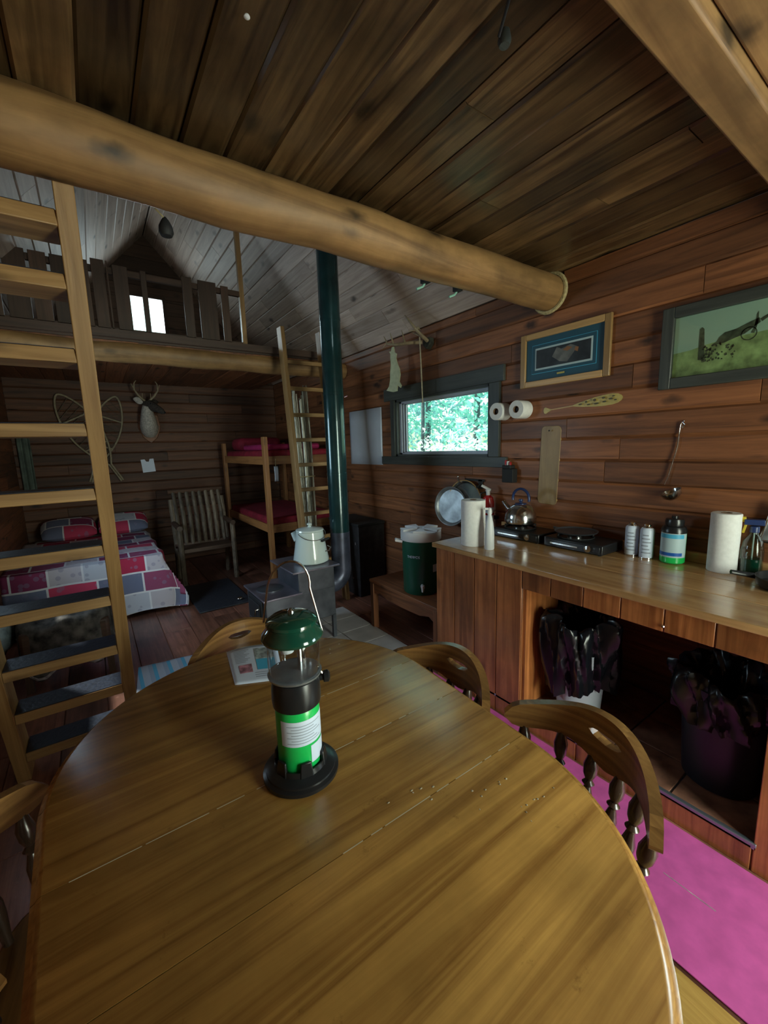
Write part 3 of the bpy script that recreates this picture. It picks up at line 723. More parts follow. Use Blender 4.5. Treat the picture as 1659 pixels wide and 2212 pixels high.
MB().lathe([(.17, .0), (.17, .02), (.09, .05), (.07, .12), (.10, .25), (.075, .4), (.06, .5), (.11, .62), (.13, .66), (.13, .70)], (TX, .84, .02), seg=24).build('pedestal', 'table', tb)
MB().box(TX - .3, TX + .3, .5, 1.18, .66, .72).build('apron', 'table', tb)
for a in range(4):
    d = Vector((math.cos(PI / 4 + a * PI / 2), math.sin(PI / 4 + a * PI / 2), 0)); c = Vector((TX, .84, 0))
    MB().tube([c + d * .08 + V3(0, 0, .12), c + d * .2 + V3(0, 0, .09), c + d * .34 + V3(0, 0, .025)], [.04, .03, .024], 10).build('foot', 'table', tb)

# ------------------------------------------------------------------ chairs
def make_chair(label):
    t = thing('dining_chair', label, 'chair', (0, 0, 0), 'low-backed wooden chairs round the dining table')
    # seat
    pl = []
    for i in range(32):
        a = 2 * PI * i / 32; c, s = math.cos(a), math.sin(a); rr = (abs(c) ** 3 + abs(s) ** 3) ** (-1 / 3)
        pl.append((c * rr * .20 * (1 + .06 * s), s * rr * .19 + .02))
    MB().prism(pl, (0, 0, .42), (1, 0, 0), (0, 1, 0), .035).build('seat', 'chair', t, bevel=.008)
    # crest rail, bowed, with a hand slot
    H = lambda s: Vector((.232 * s, -.215 + .150 * abs(s) ** 2.2, 0))
    n = 36
    def zt(s): return .748 + .034 * (1 - s * s) + .012 * math.cos(s * PI * 1.0)
    def zb(s): return .655 + .030 * abs(s) - .012 * math.cos(s * PI * 2)
    mb = MB(); mid = lambda s: (zt(s) + zb(s)) / 2
    tn = .5
    def seg(s0, s1, f0, f1):   # f: functions for bottom and top
        c = []
        for (z0f) in (f0, f1):
            for s_, o_ in ((s0, 0), (s1, 0), (s1, 1), (s0, 1)):
                p = H(s_); d = (H(s_ + .01) - H(s_ - .01)).normalized(); nn = Vector((d.y, -d.x, 0))
                q = p + nn * (.024 * o_ - .012); q.z = z0f(s_); c.append(q)
        idx = [(4, 5, 6, 7), (3, 2, 1, 0), (0, 1, 5, 4), (2, 3, 7, 6)]
        mb.add(c, idx, (1, 0, 0), tn, off=(3, 3))
        return c
    def ecap(s_, f0, f1):
        p = H(s_); d = (H(s_ + .01) - H(s_ - .01)).normalized(); nn = Vector((d.y, -d.x, 0)); a = p - nn * .012; b_ = p + nn * .012
        mb.add([(a.x, a.y, f0(s_)), (b_.x, b_.y, f0(s_)), (b_.x, b_.y, f1(s_)), (a.x, a.y, f1(s_))], [(0, 1, 2, 3)], tone=tn)
    def end(f, s_):
        e_ = (abs(s_) - .86) / .14
        if e_ <= 0: return f(s_)
        r = math.sqrt(max(0, 1 - min(e_, .999) ** 2)); return mid(s_) + (f(s_) - mid(s_)) * max(r, .12)
    ZT = lambda s_: end(zt, s_); ZB = lambda s_: end(zb, s_)
    for i in range(n):
        s0 = -1 + 2 * i / n; s1 = -1 + 2 * (i + 1) / n
        if abs((s0 + s1) / 2) < .20:
            sl = lambda s_, sg=1: mid(s_) + .012 + sg * .014 * math.sqrt(max(0, 1 - (s_ / .2223) ** 2))
            seg(s0, s1, ZB, lambda s_: sl(s_, -1)); seg(s0, s1, lambda s_: sl(s_, 1), ZT)
        else: seg(s0, s1, ZB, ZT)
    ecap(-1, ZB, ZT); ecap(1, ZB, ZT)
    mb.build('crest_rail', 'chair', t, bevel=0, smooth=50)
    for s_ in (-.85, -.52, -.18, .18, .52, .85):
        p = H(s_); b_ = Vector((p.x * .82, p.y * .80 + .0, .45)); q = Vector((p.x, p.y, zb(s_) + .012)); ax = q - b_; L_ = ax.length
        MB().lathe([(.009, 0), (.010, L_ * .1), (.016, L_ * .3), (.017, L_ * .42), (.011, L_ * .52), (.009, L_ * .56), (.016, L_ * .60), (.009, L_ * .64), (.017, L_ * .72), (.019, L_ * .82), (.012, L_ * .93), (.009, L_)], b_, ax, 14).build('spindle', 'dark' if 0 else 'blackwood', t, 'dark turned spindle')
    for sx_ in (-1, 1):
        for sy_ in (-1, 1):
            a = Vector((.14 * sx_, .02 + .13 * sy_, .425)); b_ = Vector((.19 * sx_, .02 + .19 * sy_, 0)); ax = a - b_; L_ = ax.length
            MB().lathe([(.012, 0), (.015, .05), (.019, L_ * .35), (.014, L_ * .45), (.021, L_ * .6), (.015, L_ * .8), (.018, L_)], b_, ax, 14).build('leg', 'blackwood', t)
        MB().tube([(.175 * sx_, -.145, .14), (.175 * sx_, .185, .14)], .009, 8).build('stretcher', 'blackwood', t)
    return t
M['blackwood'] = wood('dark_turned_wood', (.018, .011, .008), (.05, .028, .018), .25, coat=.6, knots=0)
def chair_at(c, cx0, cy0, outx, outy):
    """c: chair, crest apex at (cx0,cy0), facing away from (outx,outy)"""
    d = Vector((outx, outy)).normalized(); rz = math.atan2(outx, -outy)   # local -y points to out
    c.rotation_euler = (0, 0, rz); c.location = (cx0 - d.x * .215, cy0 - d.y * .215, 0); return c
ch = make_chair('dark-backed wooden chair with hand slot nearest the counter, by the black bin')
chair_at(ch, 1.015, .47, .95, -.22)
c2 = copy_tree(ch, label='wooden chair with a honey coloured back between table and the plank end of the counter'); chair_at(c2, .985, .975, 1, .05)
c3 = copy_tree(ch, label='wooden chair at the far end of the table behind the paper leaflet'); chair_at(c3, .425, 1.72, -.05, 1)
c4 = copy_tree(ch, label='wooden chair at the left edge of the table below the near ladder'); chair_at(c4, -.345, 1.00, -1, .05)

# ------------------------------------------------------------------ lantern
lx, ly, lz = .322, .838, TZ
ln = thing('camping_lantern', 'green and black gas camping lantern standing in the middle of the table', 'lantern', (lx, ly, lz))
MB().lathe([(.0, .0), (.083, .0), (.087, .004), (.087, .012), (.080, .016), (.0795, .020), (.072, .024), (.061, .028), (.059, .040), (.056, .040), (.055, .016), (.05, .014), (.0, .014)], (lx, ly, lz), seg=48, cap=False).build('base', 'black', ln)
for i in range(6):
    a = 2 * PI * i / 6 + .35; d = Vector((math.cos(a), math.sin(a), 0)); s = Vector((-d.y, d.x, 0)); c = Vector((lx, ly, lz)) + d * .0565
    vs = [c - s * .017 + V3(0, 0, .012), c + s * .017 + V3(0, 0, .012), c + s * .012 + V3(0, 0, .060), c - s * .012 + V3(0, 0, .060)]
    MB().hexa([vs[0] - d * .004, vs[1] - d * .004, vs[1] + d * .006, vs[0] + d * .006, vs[3] - d * .004, vs[2] - d * .004, vs[2] + d * .001, vs[3] + d * .001], (1, 0, 0)).build('base_clip', 'black', ln, bevel=.002)
can = MB().lathe([(.030, .016), (.046, .020), (.050, .028), (.050, .165), (.047, .180), (.035, .195)], (lx, ly, lz), seg=40).build('gas_canister', 'green', ln, 'bright green gas canister')
def wrap(cx0, cy0, r, a0, a1, z0, z1, name, mat, par, th=.0006, n=16, label=None):
    mb = MB(); mb.grid(lambda u, v_: Vector((cx0 + r * math.cos(a0 + (a1 - a0) * u), cy0 + r * math.sin(a0 + (a1 - a0) * u), z0 + (z1 - z0) * v_)), n, 1)
    return mb.build(name, mat, par, label, smooth=60)
ca = math.atan2(-ly, -lx)    # towards the viewer's side of the room
lb = wrap(lx, ly, .0506, ca - .85, ca + 1.55, lz + .098, lz + .158, 'label', 'print', can, label='white printed label')
wrap(lx, ly, .0506, ca + .50, ca + 1.5, lz + .050, lz + .092, 'label', 'print', can)
for k in range(7): wrap(lx, ly, .0509, ca - .55 + (.2 if k % 2 else 0), ca + (1.1 - .2 * (k % 3)), lz + .105 + k * .0068, lz + .1068 + k * .0068, 'text_line', 'inkgrey', lb, n=10)
MB().lathe([(.049, .176), (.054, .180), (.0555, .194), (.0545, .222), (.051, .240), (.044, .246)], (lx, ly, lz), seg=40).build('burner_housing', 'black', ln)
kd = Vector((.80, -.25, 0)).normalized()
kn = Vector((lx, ly, lz + .226)) + kd * .05
MB().lathe([(.008, 0), (.008, .012), (.013, .014), (.014, .024), (.010, .028)], kn, kd, 14).build('control_knob', 'black', ln)
MB().beam(kn + V3(0, 0, .028), kn + kd * .014 + V3(0, 0, .004), .01, .003, (0, 1, 0)).build('bracket', 'steel', ln)
MB().lathe([(.044, .245), (.059, .248), (.0605, .253), (.052, .254), (.0, .256)], (lx, ly, lz), seg=36, cap=False).build('globe_tray', 'galv', ln)
MB().lathe([(.054, .252), (.0575, .260), (.0580, .30), (.0575, .335), (.0555, .345)], (lx, ly, lz), seg=40, cap=False).build('glass_globe', 'globe', ln)
MB().tube([(lx + .012, ly - .006, lz + .254), (lx + .012, ly - .006, lz + .350)], .006, 10).build('burner_tube', 'steel', ln)
MB().tube([(lx + .024, ly - .002, lz + .254), (lx + .024, ly - .002, lz + .350)], .003, 8).build('generator_tube', 'steel', ln)
MB().lathe([(.003, .298), (.014, .304), (.019, .316), (.015, .332), (.008, .342)], (lx - .014, ly, lz), seg=16).build('mantle', 'white', ln, 'white gas mantle')
MB().lathe([(.0, .345), (.054, .343), (.056, .334), (.066, .335), (.0685, .341), (.066, .349), (.056, .360), (.053, .365), (.0565, .370), (.056, .376), (.045, .385), (.020, .390), (.0, .391)], (lx, ly, lz), seg=48, cap=False).build('ventilator_cap', 'dkgreen', ln, 'glossy dark green cap')
MB().lathe([(.004, .388), (.0075, .390), (.0075, .398), (.004, .402)], (lx, ly, lz), seg=12).build('cap_nut', 'steel', ln)
hd = Vector((.90, -.44, 0)).normalized(); hpts = [Vector((lx, ly, lz + .375)) + hd * -.060]
for i in range(15):
    a = PI - PI * i / 14; hpts.append(Vector((lx, ly, lz + .445)) + hd * (.046 * math.cos(a)) + V3(.008 * math.sin(a), .004, .062 * math.sin(a)))
hpts.append(Vector((lx, ly, lz + .342)) + hd * .066)
MB().tube(hpts, .0024, 8).build('wire_handle', 'steel', ln)

# leaflet
lf = MB(); A_, B_ = Vector((.331, 1.545, 0)), Vector((.295, 1.30, 0)); C_, D_ = Vector((.435, 1.235, 0)), Vector((.505, 1.49, 0))
def lfp(u, v_, h=0):
    p = (A_ * (1 - u) + D_ * u) * (1 - v_) + (B_ * (1 - u) + C_ * u) * v_
    return Vector((p.x, p.y, TZ + .0015 + h + .010 * math.sin(PI * u) * (1 - v_) + .012 * max(0, u - .75) ))
lfl = thing('leaflet', 'folded white and blue printed leaflet lying on the table behind the lantern', 'leaflet', (.4, 1.4, TZ))
lf.grid(lambda u, v_: lfp(u, v_), 12, 12).build('page', 'print', lfl, smooth=60, solid=.0008)
def patch(u0, u1, v0, v1, mat, nm): MB().grid(lambda u, v_: lfp(u0 + (u1 - u0) * u, v0 + (v1 - v0) * v_, .0012), 6, 6).build(nm, mat, lfl, smooth=60)
patch(.52, .90, .10, .42, 'photo1', 'printed_photo'); patch(.52, .90, .42, .70, 'cyan', 'blue_panel'); patch(.16, .42, .52, .74, 'photo2', 'printed_photo')
for k in range(9): patch(.12, .42 - .05 * (k % 3), .10 + k * .042, .115 + k * .042, 'inkgrey', 'text_line')
for k in range(3): patch(.45, .93 - .1 * k, .76 + k * .05, .775 + k * .05, 'inkgrey', 'text_line')

# ------------------------------------------------------------------ kitchen counter
CF = 1.714
cb = thing('kitchen_counter', 'red-brown plank kitchen counter base with open bin bay under the worktop', 'cabinet', (2.0, .9, 0))
def vpanel(y0, y1, z0, z1, n, name='plank_panel', x=CF):
    mb = MB(); w_ = (y1 - y0) / n
    for i in range(n):
        a = y0 + i * w_; mb.box(x, x + .018, a + .002, a + w_ - .002, z0, z1, grain=(0, 0, 1)); mb.box(x + .004, x + .018, a - .002, a + .004, z0, z1, tone=.0)
    return mb.build(name, 'cab', cb, bevel=.003)
vpanel(1.262, 1.905, 0, .862, 4)
vpanel(.30, 1.262, .765, .862, 6, 'valance')
vpanel(-1.25, .30, 0, .862, 9)
vpanel(.30, 1.262, 0, .098, 3, 'kick_board')
MB().box(CF + .018, WX - .004, 1.887, 1.905, 0, .862, grain=(0, 0, 1)).build('end_panel', 'cab', cb)
MB().box(CF + .018, CF + .30, 1.245, 1.262, .1, .862, grain=(0, 0, 1)).build('bay_side', 'cab', cb)
MB().box(CF + .018, WX - .004, .27, .29, .1, .862, grain=(0, 0, 1)).build('bay_side', 'cab', cb)
mb = MB(); mb.box(CF + .0, WX - .004, .29, 1.885, .085, .10, mat=1)
for i in range(6):
    for j in range(3):
        y0 = .30 + i * .262; x0 = CF + .012 + j * .222; mb.box(x0, x0 + .214, y0, y0 + .254, .10, .107, mat=0)
mb.build('tiled_bay_floor', ['browntile', 'bluetrim'], cb, bevel=.002)
MB().box(CF - .006, CF + .012, .29, 1.262, .098, .112).build('edge_strip', 'bluetrim', cb, bevel=.002)
MB().lathe([(.006, 0), (.006, .008), (.003, .012)], (CF - .001, .62, .79), (-1, 0, 0), 10).build('screw_hook', 'chrome', cb)
wt = thing('worktop', 'long varnished yellow-brown wooden kitchen worktop', 'worktop', (2.0, .5, .86))
mb = MB()
for i, (x0, x1) in enumerate(((1.695, 1.93), (1.93, 2.16), (2.16, 2.386))): mb.box(x0, x1 - .0006, -1.25, 1.925, .862, .892, grain=(0, 1, 0))
mb.build('top_board', 'counter', wt, bevel=.004)
MB().box(2.355, 2.386, -1.25, 1.92, .892, .942, grain=(0, 1, 0)).build('backsplash', 'counter', wt, bevel=.003)
CT = .892

# items on the worktop
def towel_roll(x, y, r, h, label, lean=0):
    t = thing('paper_towel_roll', label, 'paper towel', (x, y, CT), 'paper towel rolls on the worktop')
    MB().lathe([(.02, 0), (r - .003, 0), (r, .004), (r, h - .004), (r - .003, h), (.02, h), (.02, h - .02)], (x, y, CT), seg=40, cap=False).build('paper', 'paper', t)
    MB().lathe([(.0205, .002), (.0205, h + .001), (.0185, h + .001), (.0185, .002)], (x, y, CT), seg=20, cap=False).build('core', 'card', t)
    return t
towel_roll(1.845, 1.715, .072, .275, 'standing white paper towel roll at the far left end of the worktop')
towel_roll(2.295, .620, .056, .268, 'standing white paper towel roll at the right of the worktop by the spray bottle')
t = thing('white_bottle', 'slim white spray bottle standing right of the left paper towel roll', 'bottle', (1.83, 1.575, CT))
MB().lathe([(.0, 0), (.026, 0), (.028, .006), (.027, .10), (.022, .15), (.014, .19), (.010, .20), (.010, .21)], (1.83, 1.575, CT), seg=24).build('bottle', 'white', t)
MB().lathe([(.013, .205), (.013, .225), (.009, .24), (.0, .245)], (1.83, 1.575, CT), seg=16).build('nozzle', 'white', t)
MB().tube([(1.83, 1.575, CT + .235), (1.80, 1.59, CT + .238)], .006, 8).build('spray_tip', 'white', t)
# camp stoves
def camp_stove(y0, y1, label, plate):
    t = thing('camp_stove', label, 'stove', (2.24, (y0 + y1) / 2, CT), 'black table-top gas camp stoves'); ym = (y0 + y1) / 2
    MB().box(2.125, 2.345, y0, y1, CT + .004, CT + .058).build('body', 'black', t, bevel=.006)
    MB().box(2.116, 2.126, y0 + .01, y1 - .02, CT + .018, CT + .050).build('front_panel', 'black', t, bevel=.002)
    MB().lathe([(.018, 0), (.018, .012), (.014, .014)], (2.116, y0 + .07, CT + .034), (-1, 0, 0), 20).build('knob', 'steel', t)
    MB().box(2.111, 2.117, y0 + .13, y1 - .05, CT + .026, CT + .034).build('badge_strip', 'steel', t)
    bc = Vector((2.235, ym + .04, CT + .058))
    MB().lathe([(.045, 0), (.045, .012), (.03, .016)], bc, seg=24).build('burner', 'steel', t)
    g = MB()
    g.lathe([(.095, 0), (.10, .002), (.10, .006), (.088, .006), (.088, 0)], bc + V3(0, 0, .0), seg=28, cap=False)
    for a in range(4):
        d = Vector((math.cos(a * PI / 2 + .78), math.sin(a * PI / 2 + .78), 0)); g.beam(bc + d * .025 + V3(0, 0, .022), bc + d * .098 + V3(0, 0, .022), .006, .008, (-d.y, d.x, 0)); g.beam(bc + d * .095, bc + d * .095 + V3(0, 0, .026), .006, .006, (-d.y, d.x, 0))
    g.build('pan_support', 'blackmat', t)
    for x in (2.14, 2.33):
        for y in (y0 + .02, y1 - .02): MB().lathe([(.01, 0), (.01, .006)], (x, y, CT), seg=10).build('foot', 'blackmat', t)
    return bc
b1 = camp_stove(1.455, 1.80, 'black gas camp stove under the steel kettle', False)
b2 = camp_stove(1.075, 1.42, 'black gas camp stove carrying the round griddle plate', True)
t = thing('griddle_plate', 'round dark griddle plate lying on the right camp stove', 'griddle', b2 + V3(0, 0, .026))
MB().lathe([(.0, 0), (.10, 0), (.112, .004), (.118, .012), (.114, .012), (.108, .006), (.0, .005)], b2 + V3(0, 0, .026), seg=36, cap=False).build('plate', 'iron', t)
MB().tube([b2 + V3(0, .11, .034), b2 + V3(0, .14, .036)], .008, 8).build('handle', 'iron', t)
# kettle
kb = b1 + V3(0, .0, .026)
t = thing('whistling_kettle', 'shiny steel whistling kettle with dark blue hoop handle on the left camp stove', 'kettle', kb)
MB().lathe([(.0, 0), (.085, 0), (.096, .010), (.100, .03), (.094, .065), (.078, .10), (.055, .122), (.035, .130), (.0, .132)], kb, seg=40, cap=False).build('body', 'steel', t)
MB().lathe([(.036, .130), (.036, .134), (.01, .138), (.008, .144), (.014, .150), (.012, .16), (.0, .163)], kb, seg=24, cap=False).build('lid', 'navy', t)
MB().tube([kb + V3(-.01, .075, .085), kb + V3(-.015, .105, .115), kb + V3(-.018, .125, .14)], [.020, .015, .013], 14).build('spout', 'steel', t)
hp = []
for i in range(17):
    a = -.25 + (PI + .5) * i / 16; hp.append(kb + V3(0, .062 * math.cos(a), .165 + .062 * math.sin(a)))
MB().tube(hp, .010, 12, sx=.8).build('hoop_handle', 'navy', t)
# gas cans
def gas_can(x, y, label):
    t = thing('gas_can', label, 'gas can', (x, y, CT), 'slim white gas cans on the worktop')
    MB().lathe([(.0, 0), (.031, 0), (.032, .004), (.032, .145), (.030, .152), (.024, .158)], (x, y, CT), seg=32).build('can', 'print', t)
    MB().lathe([(.033, -.0), (.0335, .003), (.033, .006)], (x, y, CT + .001), seg=32, cap=False).build('base_rim', 'chrome', t); MB().lathe([(.024, .157), (.026, .160), (.022, .166), (.016, .168), (.017, .176), (.012, .180), (.005, .182)], (x, y, CT), seg=24).build('valve_rim', 'chrome', t)
    a = math.atan2(-y, -x)
    for k in range(6): wrap(x, y, .0323, a - .8 + .15 * (k % 2), a + .6 - .2 * (k % 3), CT + .03 + k * .018, CT + .036 + k * .018, 'text_line', 'inkgrey', t, n=8)
gas_can(2.285, 1.005, 'slim white gas can standing nearest the camp stoves')
gas_can(2.275, .928, 'slim white gas can standing next to the green gas cylinder')
x, y = 2.285, .815
t = thing('propane_cylinder', 'fat green gas cylinder with blue and white label and black cap', 'gas cylinder', (x, y, CT))
MB().lathe([(.0, .002), (.046, .002), (.052, .008), (.052, .15), (.046, .168), (.03, .178)], (x, y, CT), seg=36).build('cylinder', 'green', t)
MB().lathe([(.0535, .152), (.0535, .165), (.046, .182), (.038, .186), (.040, .205), (.036, .218), (.014, .222), (.014, .232), (.0, .233)], (x, y, CT), seg=32).build('cap', 'black', t)
a = math.atan2(-y, -x); wp = wrap(x, y, .0525, a - 1.4, a + 1.3, CT + .034, CT + .152, 'label', 'palemat', t, label='pale blue label with blue bands')
wrap(x, y, .0528, a - 1.2, a + .9, CT + .128, CT + .148, 'blue_band', 'cyan', wp); wrap(x, y, .0528, a - 1.4, a + .8, CT + .042, CT + .058, 'blue_band', 'blue', wp)
# spray bottle
x, y = 2.32, .525
t = thing('spray_bottle', 'clear spray bottle with yellow and blue trigger head behind the right paper towel roll', 'bottle', (x, y, CT))
MB().lathe([(.0, 0), (.036, 0), (.040, .006), (.040, .11), (.034, .15), (.016, .18), (.013, .20)], (x, y, CT), seg=28, cap=False).build('bottle', 'bottle', t)
MB().lathe([(.0, .004), (.036, .005), (.036, .075), (.0, .076)], (x, y, CT), seg=24, cap=False).build('liquid', 'dkgreen', t, 'dark green liquid')
MB().tube([(x, y, CT + .02), (x, y, CT + .2)], .003, 6).build('dip_tube', 'white', t)
MB().lathe([(.017, .19), (.017, .215), (.014, .218)], (x, y, CT), seg=20).beam((x + .01, y - .03, CT + .235), (x - .01, y + .035, CT + .235), .024, .034, (0, 0, 1)).build('head', 'navy', t, bevel=.003)
MB().beam((x - .008, y + .03, CT + .245), (x - .014, y + .055, CT + .245), .022, .024, (0, 0, 1)).beam((x - .012, y + .025, CT + .235), (x - .016, y + .035, CT + .185), .012, .008, (1, 0, 0)).build('trigger', 'yellow', t, 'yellow trigger', bevel=.002)
# black ladle-like utensils crock at right edge
x, y = 2.20, .44
t = thing('black_pan', 'black pan on the worktop at the right edge of the picture', 'pan', (x, y - .08, CT))
MB().lathe([(.0, 0), (.10, 0), (.115, .012), (.12, .045), (.117, .045), (.11, .014), (.0, .006)], (x, y - .08, CT), seg=36, cap=False).build('pan', 'black', t)
MB().tube([(x - .02, y + .03, CT + .035), (x - .08, y + .10, CT + .05)], [.012, .009], 10).build('handle', 'black', t)

# extinguisher on the wall
x, y = 2.305, 2.0
t = thing('fire_extinguisher', 'red fire extinguisher with white label hanging on the wall behind the paper towel', 'fire extinguisher', (x, y, .80))
MB().lathe([(.0, 0), (.036, 0), (.043, .01), (.043, .30), (.034, .335), (.016, .35)], (x, y, .78), seg=30).build('cylinder', 'red', t)
wrap(x, y, .0436, 2.6, 5.0, .925, .99, 'label', 'print', t); wrap(x, y, .0436, 2.6, 5.0, 1.005, 1.045, 'label', 'print', t)
MB().lathe([(.014, 0), (.014, .03), (.018, .03), (.018, .042), (.0, .044)], (x, y, 1.128), seg=16).beam((x + .01, y - .015, 1.165), (x - .03, y + .035, 1.20), .016, .012, (1, 0, 0)).build('valve', 'white', t)
MB().tube([(x, y + .02, 1.15), (x - .02, y + .05, 1.14), (x - .02, y + .055, 1.08)], .006, 8).build('hose', 'black', t)
MB().box(WX - .04, WX - .001, y - .03, y + .03, .95, .97).build('wall_bracket', 'blackmat', t)

# washtub lids
def disc(name, label, x, y, z, r, tilt, mat, rim):
    t = thing(name, label, 'pan', (x, y, z)); ax = Vector((-1, tilt[0], tilt[1])).normalized()
    MB().lathe([(.0, .0), (r * .86, .0), (r * .9, .006), (r * .97, .022), (r, .024), (r, .018), (r * .92, -.004), (.0, -.006)], (x, y, z), ax, 44, cap=False).build('bowl', mat, t)
    MB().tube([Vector((x, y, z)) + ax * .023 + (ax.cross(V3(0, 0, 1)).normalized() * math.cos(a) + ax.cross(ax.cross(V3(0, 0, 1))).normalized() * math.sin(a)) * r for a in [2 * PI * i / 40 for i in range(40)]], .004, 6, closed=True).build('rim', rim, t)
    return t
disc('tin_pan', 'round grey tin pan hanging in front on the wall left of the paper towel', 2.335, 2.40, 1.005, .155, (-.15, .08), 'galv', 'galv')
disc('tin_pan', 'shallow tin pan hanging behind the grey pan with a bright rim', 2.365, 2.27, 1.045, .175, (0, .02), 'steel', 'board')
t = thing('coat_hook', 'black iron coat hook with a chrome knob under the window', 'hook', (2.38, 2.2, 1.22))
MB().box(2.376, 2.389, 2.10, 2.30, 1.215, 1.232).box(2.376, 2.389, 2.12, 2.16, 1.16, 1.23).build('back_bar', 'blackmat', t, bevel=.002)
MB().tube([(2.378, 2.29, 1.222), (2.35, 2.31, 1.20), (2.335, 2.325, 1.215), (2.335, 2.33, 1.24)], .005, 8).build('hook', 'steel', t)
MB().ball((2.335, 2.33, 1.247), .009).build('knob', 'chrome', t)
MB().tube([(2.378, 2.14, 1.20), (2.34, 2.14, 1.17), (2.335, 2.14, 1.19)], .005, 8).build('hook', 'blackmat', t)
# lighter holder box
t = thing('match_holder', 'small black wall holder with red and white lighters right of the window', 'holder', (2.36, 1.86, 1.24))
MB().box(2.335, 2.388, 1.815, 1.905, 1.225, 1.32).box(2.335, 2.388, 1.835, 1.905, 1.32, 1.345).build('box', 'blackmat', t, bevel=.004)
for i, (yy, mt) in enumerate(((1.885, 'red'), (1.868, 'white'), (1.848, 'red'))):
    tag(MB().box(2.345, 2.36, yy - .006, yy + .006, 1.28, 1.378 - .006 * i).build('lighter', mt, bevel=.002), ('red lighter on the left in the black wall holder', 'white lighter in the middle of the black wall holder', 'red lighter on the right in the black wall holder')[i], 'lighter')
# cooler and bench
bx = thing('side_bench', 'low brown wooden bench against the wall carrying the green drinks cooler', 'bench', (2.05, 2.4, 0))
MB().box(1.76, 2.36, 1.95, 2.78, .40, .425).build('seat', 'dark2' if 0 else 'wall', bx, bevel=.004)
pl = [(0, 0), (.0, -.09), (.06, -.09), (.10, -.07), (.14, -.08), (.20, -.095), (.40, -.10), (.60, -.095), (.66, -.08), (.70, -.07), (.74, -.09), (.82, -.09), (.82, 0)]
MB().prism(pl, (1.775, 1.955, .40), (0, 1, 0), (0, 0, 1), .02, grain=(0, 1, 0)).build('apron', 'wall', bx)
for xx in (1.79, 2.33):
    for yy in (1.98, 2.755): MB().box(xx - .025, xx + .025, yy - .022, yy + .022, 0, .40).build('leg', 'wall', bx, bevel=.004)
gx, gy, gz = 1.92, 2.30, .425
t = thing('drinks_cooler', 'dark green round drinks cooler with white lid on the side bench', 'cooler', (gx, gy, gz))
MB().lathe([(.0, 0), (.128, 0), (.134, .01), (.140, .40)], (gx, gy, gz), seg=44).build('body', 'coolgreen', t)
MB().lathe([(.146, .395), (.149, .40), (.149, .455), (.143, .462), (.0, .462)], (gx, gy, gz), seg=44, cap=False).build('lid', 'white', t)
lid = t.children[-1]
for k in range(5):
    a = 2 * PI * k / 5 + .2; d = Vector((math.cos(a), math.sin(a), 0)); s = Vector((-d.y, d.x, 0)); c = Vector((gx, gy, gz + .462))
    vs = [c + d * .03 - s * .012, c + d * .143 - s * .05, c + d * .143 + s * .05, c + d * .03 + s * .012]
    MB().add(vs + [q + V3(0, 0, .014) for q in vs], [(3, 2, 1, 0), (4, 5, 6, 7), (0, 1, 5, 4), (1, 2, 6, 5), (2, 3, 7, 6), (3, 0, 4, 7)]).build('lid_rib', 'white', t, bevel=.002)
va = math.atan2(-gy, -gx)
tp = Vector((gx + .135 * math.cos(va + .05), gy + .135 * math.sin(va + .05), gz + .075)); td = Vector((math.cos(va + .05), math.sin(va + .05), 0))
MB().tube([tp, tp + td * .035], .014, 12).tube([tp + td * .028 + V3(0, 0, .012), tp + td * .03 - V3(0, 0, .035)], [.014, .008], 12).build('tap', 'white', t, 'white tap')
wrap(gx, gy, .1375, va + .65, va + .95, gz + .17, gz + .225, 'sticker', 'print', t)
hx = va - 1.5
MB().tube([(gx + .145 * math.cos(hx), gy + .145 * math.sin(hx), gz + .385), (gx + .185 * math.cos(hx), gy + .185 * math.sin(hx), gz + .395), (gx + .19 * math.cos(hx + .25), gy + .19 * math.sin(hx + .25), gz + .395), (gx + .145 * math.cos(hx + .3), gy + .145 * math.sin(hx + .3), gz + .385)], .01, 8).build('side_handle', 'white', t)
def text_on(txt, size, loc, rot, mat, parent, name='lettering'):
    cu = bpy.data.curves.new(name, 'FONT'); cu.body = txt; cu.size = size; cu.extrude = .0004; cu.align_x = 'CENTER'; cu.align_y = 'CENTER'
    q = bpy.data.objects.new('tmp', cu); COL.objects.link(q); bpy.context.view_layer.update()
    me = bpy.data.meshes.new_from_object(q.evaluated_get(bpy.context.evaluated_depsgraph_get())); bpy.data.objects.remove(q); bpy.data.curves.remove(cu)
    me.materials.clear(); me.materials.append(M[mat]); o = bpy.data.objects.new(name, me); COL.objects.link(o); o.parent = parent
    o.location = Vector(loc) - parent_world(parent); o.rotation_euler = rot; return o
# letters follow the barrel
word = 'THERMOS'
for i, chh in enumerate(word):
    a = va - .42 + (i - 3) * .105
    text_on(chh, .026, (gx + .1392 * math.cos(a), gy + .1392 * math.sin(a), gz + .285), (R(90), 0, a + PI / 2), 'print', t, 'letter')

